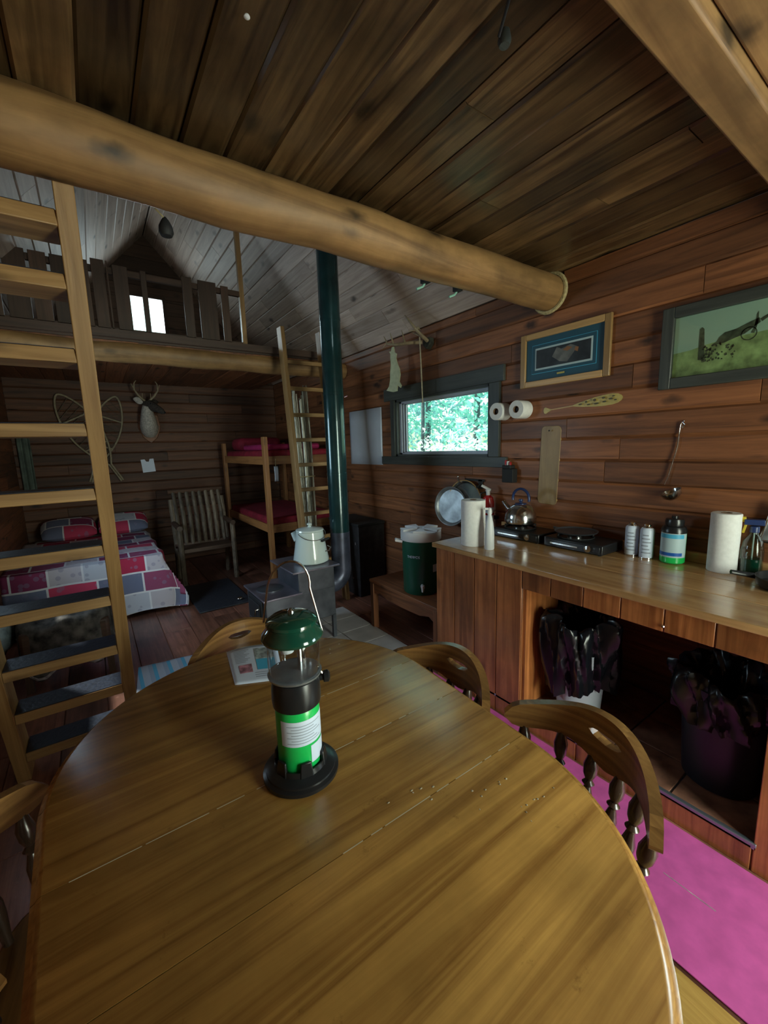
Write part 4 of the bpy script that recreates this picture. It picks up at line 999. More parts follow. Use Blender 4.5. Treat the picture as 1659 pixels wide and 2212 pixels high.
# hanging things on the right wall
bd = MB(); pl = []
for cx0, cy0, a0 in ((-.045, -.22, PI), (.045, -.22, 1.5 * PI), (.045, .22, 0), (-.045, .22, .5 * PI)):
    for k in range(5):
        a = a0 + PI / 2 * k / 4; pl.append((cx0 + .025 * math.cos(a), cy0 + .03 * math.sin(a)))
tlt = -.035
mbb = MB().prism(pl, (WX - .002, 1.575, 1.345), (0, -math.cos(tlt), math.sin(tlt)), (0, math.sin(tlt), math.cos(tlt)), -.016, grain=(0, 0, 1))
tt = thing('cutting_board', 'long narrow pale wooden cutting board hanging on the wall above the kettle', 'cutting board', (WX - .01, 1.575, 1.345))
mbb.build('board', 'board', tt, bevel=.003); MB().lathe([(.005, 0), (.005, .002)], (WX - .019, 1.57, 1.565), (-1, 0, 0), 10).build('nail', 'blackmat', tt)
def tp_roll(y, label):
    t = thing('toilet_roll', label, 'toilet roll', (WX - .06, y, 1.71), 'toilet rolls on the wall')
    c = Vector((WX - .002, y, 1.71)); ax = Vector((-1, 0, 0))
    MB().lathe([(.022, 0), (.056, 0), (.058, .003), (.058, .097), (.056, .10), (.022, .10), (.022, .01)], c, ax, 36, cap=False).build('paper', 'paper', t)
    MB().lathe([(.022, .002), (.022, .101), (.020, .101), (.020, .002)], c, ax, 20, cap=False).build('core', 'card', t)
    MB().lathe([(.012, 0), (.012, .085), (.0, .086)], c, ax, 12, cap=False).build('peg', 'blackmat', t)
tp_roll(1.925, 'white toilet roll on a peg next to the window'); tp_roll(1.76, 'white toilet roll on a peg next to the carved paddle')
# carved paddle
t = thing('carved_paddle', 'carved yellow openwork wooden paddle hanging sideways on the wall', 'paddle', (WX - .01, 1.38, 1.70))
def pad(u): return (WX - .003, 1.625 - u, 1.688 + .055 * u)
pl = []
L0, L1, hw = .20, .485, .030
prof = [(L0, .004), (.235, .012), (.28, .019), (.33, .026), (.38, .030), (.43, .030), (.46, .024), (.478, .013), (.485, .0)]
up_ = [(u, h) for u, h in prof]; dn = [(u, -h) for u, h in reversed(prof[:-1])]
MB().prism(up_ + dn, (WX - .003, 1.625, 1.69), (0, -.995, .07), (0, .07, .995), -.010, grain=(0, 1, 0)).build('blade', 'goldpaint', t, bevel=.002) if 'goldpaint' in M else None
M['goldpaint'] = plain('yellow_varnished_wood', (.50, .38, .10), .4, noise=.2, nscale=30)
MB().prism(up_ + dn, (WX - .003, 1.625, 1.69), (0, -.995, .07), (0, .07, .995), -.010, grain=(0, 1, 0)).build('blade', 'goldpaint', t)
cut = MB()
for u, h, a, b_ in ((.25, 0, .012, .004), (.285, .008, .008, .006), (.30, -.009, .012, .004), (.335, .010, .009, .008), (.345, -.011, .014, .005), (.385, .014, .010, .006), (.39, -.008, .012, .005), (.425, .002, .012, .005), (.45, -.008, .008, .004), (.44, .014, .008, .004)):
    cut.prism([(u + a * math.cos(q), h + b_ * math.sin(q)) for q in [2 * PI * k / 12 for k in range(12)]], (WX - .0131, 1.625, 1.69), (0, -.995, .07), (0, .07, .995), -.0008)
cut.build('cut_outs', 'ink', t)
MB().prism([(.05, .003), (.20, .004), (.20, -.004), (.05, -.003)], (WX - .003, 1.625, 1.69), (0, -.995, .07), (0, .07, .995), -.009).build('shaft', 'board', t)
MB().prism([(0, 0), (.004, .016), (.015, .020), (.03, .012), (.052, .004), (.052, -.004), (.03, -.012), (.015, -.020), (.004, -.016)], (WX - .003, 1.625, 1.69), (0, -.995, .07), (0, .07, .995), -.012).build('grip', 'goldpaint', t)
# ladle
t = thing('ladle', 'steel ladle hanging on the wall above the gas cylinder', 'ladle', (WX - .03, .86, 1.3))
MB().tube([(WX - .008, .85, 1.545), (WX - .012, .842, 1.56), (WX - .01, .85, 1.575), (WX - .008, .858, 1.56), (WX - .01, .865, 1.45), (WX - .012, .895, 1.30), (WX - .02, .905, 1.265)], .0038, 8, sx=.6).build('handle', 'steel', t)
MB().lathe([(.0, -.046), (.021, -.041), (.040, -.026), (.049, 0), (.046, 0), (.038, -.023), (.019, -.038), (.0, -.042)], (WX - .05, .865, 1.235), (-.25, .35, .9), 28, cap=False).build('bowl', 'steel', t)
MB().ball((WX - .004, .848, 1.577), .004).build('nail', 'steel', t)
# dustpan / skimmer at right edge
t = thing('wire_toaster', 'folding steel wire toaster hanging on the wall at the right edge', 'toaster', (WX - .03, .45, 1.1))
MB().tube([(WX - .03, .515, 1.04), (WX - .03, .48, 1.21), (WX - .03, .40, 1.25), (WX - .03, .33, 1.21), (WX - .03, .31, 1.02), (WX - .03, .515, 1.04)], .0045, 8).build('frame', 'steel', t)
MB().prism([(.0, .0), (.19, .0), (.175, .16), (.025, .16)], (WX - .026, .508, 1.045), (0, -1, 0), (0, 0, 1), -.003).build('plate', 'galv', t)
# framed pictures
def picture(y0, y1, z0, z1, fw, fmat, name, label, dep=.022):
    t = thing(name, label, 'picture', (WX - .01, (y0 + y1) / 2, (z0 + z1) / 2)); xx = WX - dep
    mb = MB()
    for a in ((y0, y0 + fw, z0, z1), (y1 - fw, y1, z0, z1), (y0 + fw, y1 - fw, z0, z0 + fw), (y0 + fw, y1 - fw, z1 - fw, z1)): mb.box(xx, WX - .001, a[0], a[1], a[2], a[3])
    mb.build('frame', fmat, t, bevel=.004); return t
def rect(t, xx, y0, y1, z0, z1, mat, name): MB().box(xx, xx + .004, y0, y1, z0, z1).build(name, mat, t, bevel=0)
p1 = picture(1.215, 1.795, 1.845, 2.175, .038, 'goldframe', 'framed_print', 'oak-framed small print with teal mat hanging left of the large picture')
rect(p1, WX - .008, 1.25, 1.76, 1.88, 2.14, 'teal', 'mat_board'); rect(p1, WX - .0095, 1.295, 1.715, 1.925, 2.10, 'cyan', 'mat_line'); rect(p1, WX - .0105, 1.298, 1.712, 1.928, 2.097, 'teal', 'mat_board')
rect(p1, WX - .012, 1.318, 1.69, 1.945, 2.078, 'palemat', 'inner_mat'); rect(p1, WX - .014, 1.328, 1.68, 1.956, 2.066, 'nightprint', 'print')
MB().prism([(.0, .0), (.05, -.035), (.10, -.045), (.14, .0), (.16, .03), (.12, .05), (.06, .035), (.03, .05)], (WX - .0142, 1.57, 2.01), (0, -1, 0), (0, 0, 1), -.001).build('bird_shape', 'printgrey', p1)
MB().prism([(.0, .0), (.03, -.01), (.06, .005), (.03, .018)], (WX - .0154, 1.50, 2.035), (0, -1, 0), (0, 0, 1), -.001).prism([(.0, .0), (.02, -.01), (.025, .015), (.005, .02)], (WX - .0154, 1.425, 2.02), (0, -1, 0), (0, 0, 1), -.001).build('orange_marks', 'printorange', p1)
MB().box(WX - .0125, WX - .011, 1.485, 1.535, 1.902, 1.912).build('name_plate', 'brass', p1)
p2 = picture(.43, .965, 1.735, 2.115, .052, 'trimdark', 'framed_picture', 'large black-framed picture of a green field with a post and wagon', .03)
rect(p2, WX - .008, .48, .915, 1.785, 2.065, 'skyprint', 'sky_print')
MB().prism([(.0, .0), (.435, .0), (.435, .155), (.36, .150), (.25, .145), (.14, .135), (.07, .12), (.0, .115)], (WX - .0081, .915, 1.785), (0, -1, 0), (0, 0, 1), -.001).build('field_print', 'grassprint', p2)
pm = MB(); PA = (WX - .0092, .915, 1.785)
def pp(pl): pm.prism(pl, PA, (0, -1, 0), (0, 0, 1), -.001)
pp([(.105, .07), (.130, .065), (.126, .13), (.121, .205), (.113, .214), (.103, .208), (.104, .14)])
pp([(.165, .125), (.18, .155), (.20, .172), (.24, .178), (.29, .198), (.315, .206), (.32, .186), (.295, .168), (.27, .150), (.23, .138), (.20, .128)])
pp([(.292, .15), (.300, .17), (.306, .225), (.311, .232), (.313, .19), (.303, .145)])
pp([(.318, .20), (.345, .215), (.350, .205), (.325, .188)])
for q in ((.285, .148, .028),):
    n_ = 20; ring_ = [(q[0] + q[2] * math.cos(2 * PI * k / n_), q[1] + q[2] * math.sin(2 * PI * k / n_)) for k in range(n_ + 1)]
    for (a, b_) in zip(ring_, ring_[1:]): pp([a, b_, (b_[0] * .86 + q[0] * .14, b_[1] * .86 + q[1] * .14), (a[0] * .86 + q[0] * .14, a[1] * .86 + q[1] * .14)])
random.seed(44)
for k in range(60):
    u, v_ = .12 + .12 * random.random() ** 1.3, .055 + .07 * random.random(); r_ = random.uniform(.003, .009); pp([(u, v_), (u + r_, v_ + r_ * .3), (u + r_ * .6, v_ + r_ * 1.6), (u - r_ * .4, v_ + r_)])
pm.build('post_and_wagon_print', 'sepia', p2)
MB().box(WX - .02, WX - .018, .48, .915, 1.785, 2.065).build('glazing', 'glass', p2)
# white board beside the window
wbd = MB(); wbd.grid(lambda u, v_: Vector((WX - .006 - .004 * math.sin(u * 9), 3.425 + .62 * u, 1.315 + .565 * v_)), 20, 4)
tag(wbd.build('wall_poster', 'sheet', smooth=60, solid=.002), 'plain glossy white poster on the wall between the stove pipe and the window', 'poster')
# antlers with things hanging
sk = Vector((2.34, 2.69, 2.33))
an = thing('antler_mount', 'pair of small antlers mounted high on the wall above the window', 'antlers', sk)
MB().prism([(-.04, .03), (.04, .03), (.045, -.02), (.0, -.06), (-.045, -.02)], (2.385, 2.69, 2.33), (0, 1, 0), (0, 0, 1), -.05).build('skull_plate', 'skull', an, bevel=.008)
def ant(pts, r): return MB().tube(pts, r, 8)
ant([sk + V3(-.02, .03, .0), sk + V3(-.10, .10, .0), sk + V3(-.16, .20, .0), sk + V3(-.19, .28, .02), sk + V3(-.19, .33, .09)], [.016, .014, .012, .009, .003]).tube([sk + V3(-.17, .22, .0), sk + V3(-.19, .24, .10)], [.009, .002], 8).tube([sk + V3(-.12, .13, .0), sk + V3(-.13, .16, .11)], [.009, .002], 8).tube([sk + V3(-.19, .29, .03), sk + V3(-.21, .33, -.01)], [.007, .002], 8).build('antler', 'antler', an)
ant([sk + V3(-.02, -.03, .0), sk + V3(-.10, -.06, .02), sk + V3(-.16, -.05, .07), sk + V3(-.18, .0, .14), sk + V3(-.18, .05, .19)], [.016, .014, .012, .009, .003]).tube([sk + V3(-.10, -.05, .02), sk + V3(-.14, .02, .06)], [.009, .002], 8).tube([sk + V3(-.15, -.05, .06), sk + V3(-.20, -.02, .05)], [.008, .002], 8).build('antler', 'antler', an)
t = thing('wooden_cutout', 'pale animal-shaped wooden cut-out hanging by a cord from the left antler', 'ornament', (2.24, 3.0, 2.2))
pl = [(-.012, .0), (.008, .0), (.016, -.05), (.038, -.065), (.030, -.10), (.040, -.14), (.065, -.20), (.072, -.25), (.060, -.31), (.082, -.345), (.072, -.365), (.045, -.345), (.040, -.33), (.034, -.39), (-.010, -.395), (-.085, -.375), (-.055, -.34), (-.040, -.28), (-.038, -.22), (-.028, -.15), (-.032, -.09), (-.030, -.055), (-.045, -.035), (-.022, -.035)]
MB().prism([(x * 1.0, y * .95) for x, y in pl], (2.235, 3.0, 2.34), (.25, -.968, 0), (0, 0, 1), .010).build('cutout', 'cutwood', t)
tx = MB()
for k in range(5): tx.box(-.0, .0006, 0, .0006, 0, .0006)
for i, (u, w_) in enumerate(((-.02, .10), (-.004, .16), (.012, .14), (.028, .10))):
    o_ = Vector((2.235, 3.0, 2.34)) + Vector((.25, -.968, 0)) * u; tx.box(o_.x - .0035, o_.x - .0022, o_.y - .002, o_.y + .002, 2.34 - .20 - w_ / 2, 2.34 - .20 + w_ / 2)
MB().tube([(2.20, 3.0, 2.345), (2.19, 2.97, 2.36)], .0015, 6).build('cord', 'rope', t)
t = thing('fly_swatter', 'thin pale stick hanging straight down from the right antler before the window', 'stick', (2.25, 2.65, 2.1))
MB().tube([(2.24, 2.66, 2.38), (2.245, 2.65, 2.10), (2.25, 2.645, 1.84)], [.005, .006, .005], 8).build('stick', 'ash', t)
MB().tube([(2.24, 2.665, 2.38), (2.23, 2.67, 2.43), (2.24, 2.65, 2.40)], .003, 6).build('hanging_loop', 'rope', t)
# hooks under the log beam
for i, x in enumerate((1.44, 1.66)):
    t = thing('beam_hook', ('pale mint hook under the long log beam, left one of the pair', 'pale mint hook under the long log beam, right one of the pair')[i], 'hook', (x, 1.66, 2.30))
    MB().box(x - .015, x + .02, 1.64, 1.68, 2.285, 2.33).build('plate', 'blackmat', t, bevel=.002)
    MB().tube([(x + .01, 1.66, 2.30), (x, 1.68, 2.275), (x - .03, 1.69, 2.262)], .006, 8).build('prong', 'mint', t)
t = thing('hanging_bulb', 'small black pear-shaped thing hanging under the log beam at left', 'bulb holder', (.30, 1.70, 2.28))
MB().lathe([(.004, .06), (.012, .05), (.022, .03), (.024, .012), (.018, 0), (.0, -.004)], (.30, 1.70, 2.24), seg=16).build('bulb', 'blackmat', t)
MB().tube([(.30, 1.70, 2.295), (.27, 1.68, 2.31), (.25, 1.66, 2.33)], .003, 6).build('cord', 'rope', t)
t = thing('ceiling_hook', 'thin black wire hook hanging from the ceiling boards near the top', 'hook', (.86, .72, 2.44))
MB().tube([(.80, .62, 2.45), (.84, .68, 2.44), (.875, .735, 2.43), (.88, .745, 2.425)], .0035, 8).build('wire', 'blackmat', t)
MB().lathe([(.012, 0), (.016, .01), (.012, .03), (.004, .035)], (.90, .745, 2.415), seg=12).build('socket', 'trimdark', t)
tag(MB().lathe([(.006, 0), (.007, .003), (.003, .005)], (.393, 1.04, 2.450), (0, 0, -1), 10).build('ceiling_tack', 'white'), 'small white tack in the ceiling boards above the log beam', 'tack')

# ------------------------------------------------------------------ bins in the bay
def bag(cx0, cy0, z0, z1, r0, r1, seed, flare=.03, over=.12):
    random.seed(seed); ph = [random.uniform(0, 6.28) for _ in range(8)]
    def fn(u, v_):
        a = 2 * PI * u
        if v_ < .5: q = v_ / .5; r = r1 + flare * math.sin(q * PI * .5); z = z0 + (z1 - z0) * q
        elif v_ < .75: q = (v_ - .5) / .25; r = (r1 + flare) * (1 - q * .18) ; z = z1 + .03 * math.sin(q * PI)
        else: q = (v_ - .75) / .25; r = (r1 + flare) * .82 * (1 - .2 * q); z = z1 - q * (z1 - z0) * .8
        w_ = .020 * math.sin(5 * a + ph[0] + 3 * v_) + .014 * math.sin(9 * a + ph[1] - 5 * v_) + .009 * math.sin(17 * a + ph[2] + 9 * v_) + .006 * math.sin(29 * a + ph[3] + 14 * v_)
        r += w_ * (1 if v_ < .75 else .5); z += .025 * math.sin(3 * a + ph[4]) * min(1, v_ * 1.0) + (-.035 * (1 + math.sin(2 * a + ph[5])) * (1 - v_ * 2) if v_ < .5 else 0) + .008 * math.sin(11 * a + ph[6] + 6 * v_)
        return Vector((cx0 + r * math.cos(a), cy0 + r * math.sin(a), z))
    return MB().grid(fn, 110, 34, close_u=True)
ZB_ = .107
t = thing('white_bin', 'white waste bin in the counter bay with a black bag folded over it', 'bin', (1.93, 1.06, ZB_))
MB().lathe([(.0, 0), (.095, 0), (.102, .006), (.128, .36), (.132, .365), (.125, .36), (.098, .01), (.0, .01)], (1.93, 1.06, ZB_), seg=36, cap=False).build('bin', 'bin', t)
bag(1.93, 1.06, .29, .60, .125, .135, 4, .035).build('bin_bag', 'bag', t, 'crumpled black bag', smooth=60)
t = thing('charcoal_bin', 'tall charcoal waste bin in the counter bay with a black bag over its rim', 'bin', (1.975, .475, ZB_))
MB().lathe([(.0, 0), (.118, 0), (.125, .006), (.15, .42), (.146, .42), (.12, .01), (.0, .01)], (1.975, .475, ZB_), seg=40, cap=False).build('bin', 'bincharcoal', t)
bag(1.975, .475, .44, .55, .15, .160, 8, .02).build('bin_bag', 'bag', t, 'crumpled black bag', smooth=60)

# ------------------------------------------------------------------ rugs
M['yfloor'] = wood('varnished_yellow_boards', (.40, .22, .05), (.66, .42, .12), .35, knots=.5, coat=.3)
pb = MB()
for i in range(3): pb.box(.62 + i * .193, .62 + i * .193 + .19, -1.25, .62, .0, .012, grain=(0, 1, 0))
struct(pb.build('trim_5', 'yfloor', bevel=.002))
mb = MB().box(1.215, 1.700, -1.2, 1.95, .0005, .006); rn = mb.build('floor_runner', 'pink', bevel=.002)
MB().beam((1.461, .32, .0062), (1.463, .47, .0062), .003, .0012, (1, 0, 0)).build('crease', 'hiderim', rn, 'thin pale crease')
tag(rn, 'bright magenta floor runner along the foot of the kitchen counter', 'runner')
mb = MB().grid(lambda u, v_: Vector((.05 + .46 * u + .05 * v_, 2.78 + .46 * v_ - .06 * u, .008 + .003 * math.sin(14 * u) * math.sin(9 * v_))), 16, 16)
tag(mb.build('striped_rug', 'stripe', smooth=60, solid=.006, uvfn=lambda c: (c.x, c.y)), 'small white and blue striped rug on the floor right of the near ladder', 'rug')
mb = MB().box(.66, 1.16, 4.02, 4.95, .001, .016); tag(mb.build('floor_mat', 'mat', bevel=.006), 'dark rubber mat on the floor between the bed and the stove', 'mat')
tag(MB().ball((1.06, 4.12, .03), (.03, .025, .014)).build('metal_cup', 'chrome'), 'small shiny metal dish lying on the dark mat', 'dish')

# ------------------------------------------------------------------ bed
bed = thing('double_bed', 'double bed under the far loft with a red and white patchwork quilt', 'bed', (-.1, 5.3, 0))
X0, X1, Y0, Y1, ZB2 = -.66, .44, 4.42, 6.22, .54
MB().box(X0, X1 - .02, Y0 + .04, Y1, .14, .30).build('bed_frame', 'dark', bed)
for xx in (X0 + .04, X1 - .06):
    for yy in (Y0 + .09, Y1 - .05): MB().box(xx - .03, xx + .03, yy - .03, yy + .03, 0, .14).build('leg', 'dark', bed)
MB().box(X0, X1 - .02, Y0 + .04, Y1, .30, .52).build('mattress', 'white', bed, bevel=.03)
def quilt(u, v_):
    # u across (arc length from left edge), v from head to foot, drops over right side and foot
    s = u * 1.55 - .06; tt_ = v_ * 2.02; x = X0 + s; y = Y1 - .30 - tt_ + .0; z = ZB2
    over = 0; ox = max(0, s - (X1 - X0 + .01)); oy = max(0, tt_ - (Y1 - .30 - Y0 + .0))
    if ox > 0: x = X1 + .015 + .10 * ox + .02 * math.sin(tt_ * 11); z -= ox
    if oy > 0: y = Y0 - .02 - .14 * oy - .015 * math.sin(s * 13); z -= oy * (1 if ox == 0 else .6)
    z += .008 * math.sin(s * 9) * math.sin(tt_ * 7) if ox == 0 and oy == 0 else 0
    if ox > 0 and oy > 0: mn = min(ox, oy); z = ZB2 - max(ox, oy) - .12 * mn; x += .30 * mn; y -= .10 * mn
    return Vector((x, y, max(z, .035 + .01 * math.sin(s * 8))))
mb = MB(); mb.grid(quilt, 60, 70)
q_ = mb.build('quilt', 'quilt', bed, 'red and white patchwork quilt', smooth=70, solid=.012)
# uv by arc length
me = q_.data; uvl = me.uv_layers['UVMap'].data; c_ = 71
for p in me.polygons:
    for li in p.loop_indices:
        vi = me.loops[li].vertex_index; uvl[li].uv = ((vi // c_) / 60 * 1.55, (vi % c_) / 70 * 2.02)
def pillow(cx0, cy0, z, w_, d, h, rz, label):
    o = MB(); 
    def top(u, v_, sg):
        a, b_ = 2 * u - 1, 2 * v_ - 1; e_ = (max(0, 1 - abs(a) ** 3.5) * max(0, 1 - abs(b_) ** 3.5)) ** .55
        xx, yy = a * w_ / 2 * (1 - .05 * (b_ * b_)), b_ * d / 2 * (1 - .05 * a * a); c, s = math.cos(rz), math.sin(rz)
        return Vector((cx0 + c * xx - s * yy, cy0 + s * xx + c * yy, z + sg * h / 2 * e_ + (.35 * (b_ * d / 2))))
    o.grid(lambda u, v_: top(u, v_, 1), 18, 14); o.grid(lambda u, v_: top(1 - u, v_, -1), 18, 14)
    q = o.build('pillow', 'quilt2', smooth=70, uvfn=lambda c: (c.x, c.y)); tag(q, label, 'pillow', 'patchwork pillows on the bed'); return q
pillow(-.31, 6.00, .66, .52, .40, .15, .06, 'patchwork pillow at the left side of the bed head')
pillow(.23, 6.02, .66, .52, .40, .15, -.04, 'patchwork pillow at the right side of the bed head')

# hide-covered stool at the bed foot
t = thing('draped_armchair', 'low seat draped with a mottled dark fur throw in front of the bed', 'armchair', (-.32, 3.55, 0))
for xx in (-.49, -.05):
    for yy in (3.34, 3.74): MB().box(xx - .02, xx + .02, yy - .02, yy + .02, 0, .2).build('leg', 'dark', t)
MB().box(-.51, -.03, 3.31, 3.77, .2, .40).build('seat', 'dark', t, bevel=.02)
def throw(u, v_):
    a = 2 * PI * u; r = min(1, v_ * 1.6); c, s = math.cos(a), math.sin(a); sq = (abs(c) ** 4 + abs(s) ** 4) ** -.25
    z = .47 - .02 * r * r if v_ < .6 else .45 - (v_ - .6) / .4 * (.30 + .05 * math.sin(5 * a))
    z += .012 * math.sin(7 * a) * r + .02 * math.cos(2 * a + 1) * r
    k = 1 + .05 * max(0, v_ - .6) + .02 * math.sin(9 * a) * (v_ > .6)
    return Vector((-.27 + c * sq * r * .25 * k, 3.54 + s * sq * r * .25 * k, z))
MB().grid(throw, 72, 26, close_u=True).build('fur_throw', 'hide', t, 'mottled fur throw', smooth=70, solid=.012)
MB().tube([throw(u / 40, .985) for u in range(40)], .012, 6, closed=True).build('throw_hem', 'hiderim', t)
q = MB(); q.ball((-.625, 3.60, .38), (.085, .20, .15), 20, 12); tag(q.build('cushion', 'cushion', smooth=70), 'pale blue cushion at the left edge of the picture below the bed', 'cushion')

# ------------------------------------------------------------------ log rocking chair
t = thing('log_armchair', 'rustic dark log armchair with a vertical pole back beside the bed', 'armchair', (.98, 5.25, 0))
random.seed(8)
for i in range(8):
    x = .73 + i * .072; MB().tube([(x, 5.26, .42), (x + .01, 5.34, .75), (x + .005, 5.42, 1.03)], [.022, .025, .021], 8).build('back_pole', 'bark', t)
MB().tube([(.68, 5.43, 1.04), (1.29, 5.43, 1.04)], .028, 8).build('back_rail', 'dark', t)
MB().tube([(.68, 5.27, .42), (1.29, 5.27, .42)], .028, 8).build('back_rail', 'dark', t)
MB().box(.70, 1.27, 4.98, 5.30, .38, .42).build('seat', 'dark', t)
for x in (.70, 1.27):
    MB().tube([(x, 4.98, 0), (x, 4.98, .66)], .028, 8).build('front_leg', 'bark', t); MB().tube([(x, 5.36, 0), (x, 5.28, .45), (x, 5.40, .95)], .028, 8).build('back_post', 'bark', t)
    MB().tube([(x, 4.94, .67), (x, 5.34, .68)], .03, 8).build('arm', 'dark', t)

# ------------------------------------------------------------------ bunk bed
bk = thing('bunk_bed', 'orange pine bunk bed in the far right corner under the loft', 'bunk bed', (1.9, 5.1, 0))
BX0, BX1, BY0, BY1 = 1.49, 2.34, 4.36, 6.02
for xx in (BX0, BX1):
    for yy in (BY0, BY1): MB().box(xx, xx + .045, yy - .04, yy + .04, 0, 1.635 if yy == BY0 else 1.60).build('post', 'pinebunk', bk, bevel=.004)
for zz in (.64, 1.385):
    for xx in (BX0 + .01, BX1 + .01): MB().box(xx, xx + .025, BY0 + .04, BY1 - .04, zz - .045, zz + .045).build('side_rail', 'pinebunk', bk, bevel=.003)
    for yy in (BY0, BY1): MB().box(BX0 + .045, BX1, yy - .015, yy + .015, zz - .045, zz + .045).build('end_rail', 'pinebunk', bk, bevel=.003)
    MB().box(BX0 + .04, BX1 - .0, BY0 + .02, BY1 - .02, zz - .01, zz + .0).build('slat_base', 'dark', bk)
    m_q = MB().box(BX0 + .04, BX1 - .01, BY0 + .03, BY1 - .06, zz, zz + .11).build('mattress', 'redcloth', bk, bevel=.03)
tag(MB().box(BX0 + .06, BX1 - .15, BY0 + .06, BY0 + .9, 1.497, 1.56).build('blanket', 'pinkcloth', bevel=.025), 'folded magenta blanket on the upper bunk', 'blanket')
tag(MB().box(BX0 + .08, BX1 - .2, BY1 - .55, BY1 - .15, 1.497, 1.66).build('pillow', 'redcloth', bevel=.06), 'dark red pillow at the far end of the upper bunk', 'pillow')
tt = thing('paper_tag', 'small white cloth tag hanging on the near post of the bunk bed', 'tag', (1.60, 4.32, 1.3))
MB().grid(lambda u, v_: Vector((1.585 + .045 * u, 4.325 - .01 * math.sin(v_ * 3), 1.16 + .16 * v_)), 4, 6).build('cloth', 'sheet', tt, smooth=60, solid=.002)
MB().tube([(1.605, 4.325, 1.32), (1.61, 4.335, 1.40)], .002, 6).build('string', 'rope', tt)

# bundle of birch poles behind the far ladder
t = thing('birch_pole_bundle', 'upright bundle of thin white birch poles standing behind the far ladder', 'poles', (1.89, 4.22, 0), )
random.seed(12)
for i in range(22):
    a = random.uniform(0, 2 * PI); rr = .095 * math.sqrt(random.random()); x = 1.885 + rr * math.cos(a) * 1.05; y = 4.21 + rr * math.sin(a) * .45; hgt = 2.10 + random.uniform(-.10, .07); dx = random.uniform(-.015, .015)
    MB().tube([(x + .02, y, 0.0), (x + .01, y + dx * .3, .8), (x + dx, y, 1.5), (x - .02 + dx, y, hgt)], [.013, .012, .011, .008], 7).build('pole', 'birch' if i % 5 < 3 else 'bark', t)
MB().tube([(1.885 + .115 * math.cos(a), 4.21 + .06 * math.sin(a), 1.2) for a in [2 * PI * k / 20 for k in range(20)]], .006, 6, closed=True).build('tie', 'rope', t)

# dark floral trunk by the right wall
t = thing('dark_chest', 'dark tall chest against the wall behind the stove pipe', 'chest', (2.2, 3.72, 0))
MB().box(2.06, 2.37, 3.42, 4.02, 0, .72).build('body', 'trunk', t, bevel=.006); MB().box(2.05, 2.375, 3.41, 4.03, .72, .75).build('lid', 'blackmat', t, bevel=.006)
fl = MB()
for i in range(14): fl.ball((2.058, random.uniform(3.46, 3.98), random.uniform(.08, .66)), (.002, random.uniform(.006, .016), random.uniform(.006, .016)), 8, 5)
fl.build('flower_pattern', 'hiderim', t)

# ------------------------------------------------------------------ back wall things
def snowshoe(toe, tail, w_, label, yo):
    t = thing('snowshoe', label, 'snowshoe', (toe[0], BY - .03, (toe[1] + tail[1]) / 2), 'crossed wooden snowshoes on the back wall')
    a = Vector((toe[0], toe[1])); b_ = Vector((tail[0], tail[1])); d = (b_ - a); L_ = d.length; d.normalize(); s = Vector((-d.y, d.x)); y = BY - yo
    def hw(f): return w_ / 2 * (math.sin(min(1, f / .38) * PI / 2) ** .6 if f < .38 else max(.03, math.cos(min(1, (f - .38) / .42) * PI / 2) ** .75)) if f < .8 else .012
    fs = [0, .004, .015, .035, .06, .10, .15, .2, .25, .3, .35, .4, .45, .5, .55, .6, .65, .7, .74, .77, .8, .9, 1.0]
    P = lambda f, k: (a + d * (L_ * f) + s * (k * hw(f)))
    loop = [P(f, 1) for f in reversed(fs)] + [P(f, -1) for f in fs[1:]]
    MB().tube([(p.x, y, p.y) for p in loop], .011, 8).build('frame', 'ash', t)
    for f in (.26, .58):
        p, q = P(f, 1), P(f, -1); MB().tube([(p.x, y, p.y), (q.x, y, q.y)], .010, 8).build('crossbar', 'ash', t)
    wb = MB()
    for i in range(12):
        f0 = .06 + .7 * i / 12; p, q = P(f0, 1), P(min(.78, f0 + .10), -1); wb.tube([(p.x, y, p.y), (q.x, y, q.y)], .0035, 5)
        p, q = P(f0, -1), P(min(.78, f0 + .10), 1); wb.tube([(p.x, y + .003, p.y), (q.x, y + .003, q.y)], .0035, 5)
    wb.build('webbing', 'rawhide', t)
snowshoe((-.25, 2.21), (.29, 1.17), .34, 'wooden snowshoe leaning its toe to the left on the back wall', .045)
snowshoe((.33, 2.21), (-.04, 1.17), .30, 'wooden snowshoe leaning its toe to the right next to the deer head', .02)
# deer head
dh = thing('deer_head', 'mounted deer head with antlers and pale throat on the back wall', 'mounted deer head', (.66, BY - .02, 1.85))
plq = [(-.11, .16), (0, .19), (.11, .16), (.13, .0), (.08, -.13), (0, -.20), (-.08, -.13), (-.13, .0)]
MB().prism(plq, (.665, BY - .001, 1.83), (1, 0, 0), (0, 0, 1), .022).build('plaque', 'wall', dh, bevel=.006)
nk = [Vector((.66, BY - .03, 1.80)), Vector((.655, BY - .10, 1.84)), Vector((.645, BY - .17, 1.92)), Vector((.64, BY - .21, 2.02)), Vector((.65, BY - .23, 2.09))]
MB().tube(nk, [.115, .125, .105, .080, .066], 18, sx=.85).build('neck', 'furwhite', dh, smooth=70)
hdp = [Vector((.635, BY - .19, 2.10)), Vector((.68, BY - .25, 2.09)), Vector((.74, BY - .31, 2.05)), Vector((.79, BY - .36, 2.01)), Vector((.81, BY - .38, 1.995))]
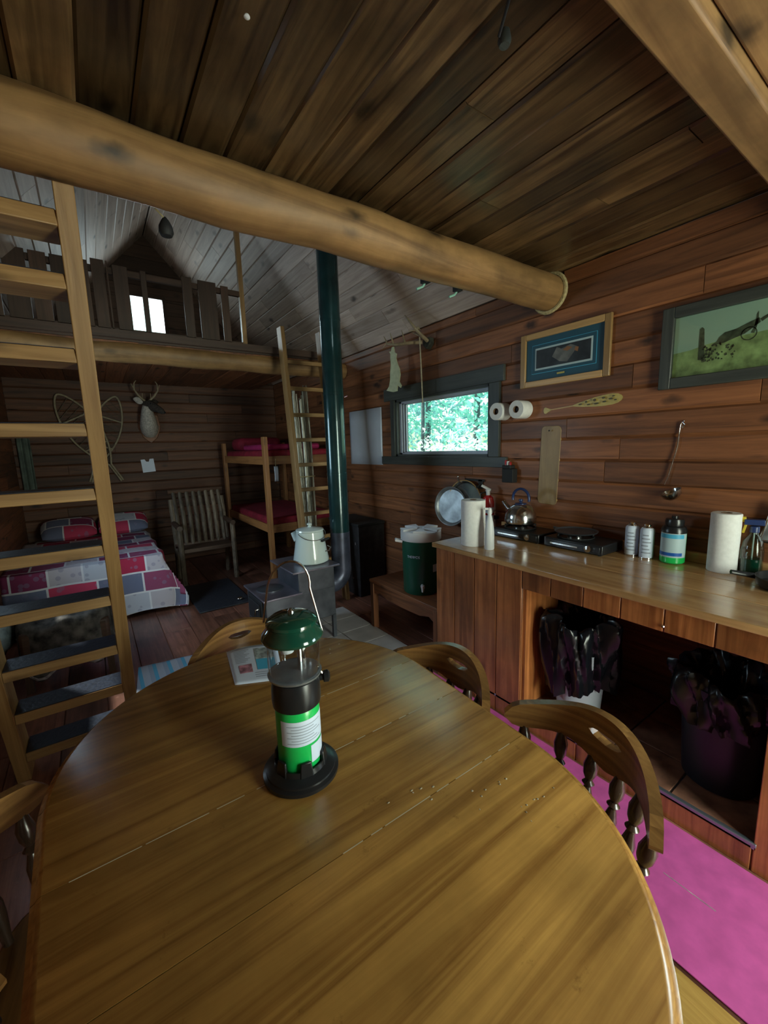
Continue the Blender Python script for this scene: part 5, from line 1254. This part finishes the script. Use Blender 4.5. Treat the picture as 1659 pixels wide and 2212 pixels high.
MB().tube(hdp, [.060, .066, .048, .034, .018], 18, sx=.9).build('head', 'furdark', dh, smooth=70)
for s in (-1, 1):
    b0 = Vector((.645 + .04 * s, BY - .19 + .03 * s, 2.13)); tip = Vector((.655 + .15 * s - (.0 if s < 0 else .02), BY - .16 + .02 * s, 2.175 if s < 0 else 2.15))
    MB().grid(lambda u, v_: b0.lerp(tip, u) + Vector((0, -.012 * math.sin(PI * u), 0)) + Vector((.0, -.012, .04 if s < 0 else .035)) * (math.sin(PI * (u * .9 + .05)) * (2 * v_ - 1)), 10, 6).build('ear', 'furwhite' if s < 0 else 'furdark', dh, smooth=70, solid=.008)
    r0 = Vector((.65 + .025 * s, BY - .21, 2.15))
    MB().tube([r0, r0 + V3(.06 * s, -.02, .06), r0 + V3(.105 * s, -.04, .13), r0 + V3(.10 * s, -.07, .20), r0 + V3(.06 * s, -.10, .26)], [.014, .013, .011, .008, .003], 8).tube([r0 + V3(.10 * s, -.04, .12), r0 + V3(.13 * s, -.05, .20)], [.008, .003], 7).tube([r0 + V3(.02 * s, 0, .02), r0 + V3(.02 * s, -.03, .09)], [.008, .003], 7).build('antler', 'antler', dh)
    MB().ball((.70 + .028 * s, BY - .265 + .045 * s, 2.11), .010, 10, 6).build('eye', 'black', dh)
MB().ball((.812, BY - .385, 1.997), (.014, .014, .012), 10, 6).build('nose', 'black', dh)
t = thing('wall_notice', 'small white paper note pinned on the back wall below the deer head', 'note', (.60, BY - .01, 1.35))
MB().prism([(-.075, -.085), (.075, -.085), (.075, .085), (.03, .085), (.015, .05), (-.015, .055), (-.03, .085), (-.075, .085)], (.60, BY - .004, 1.34), (.997, 0, .07), (-.07, 0, .997), .003).build('paper', 'print', t)
cl = MB(); cl.grid(lambda u, v_: Vector((-.68 + .12 * u, BY - .03 - .015 * math.sin(u * 14), 1.0 + .82 * v_)), 16, 6)
tag(cl.build('hanging_cloth', 'sage', smooth=70, solid=.006), 'faded grey-green cloth hanging on the back wall at the far left', 'cloth')
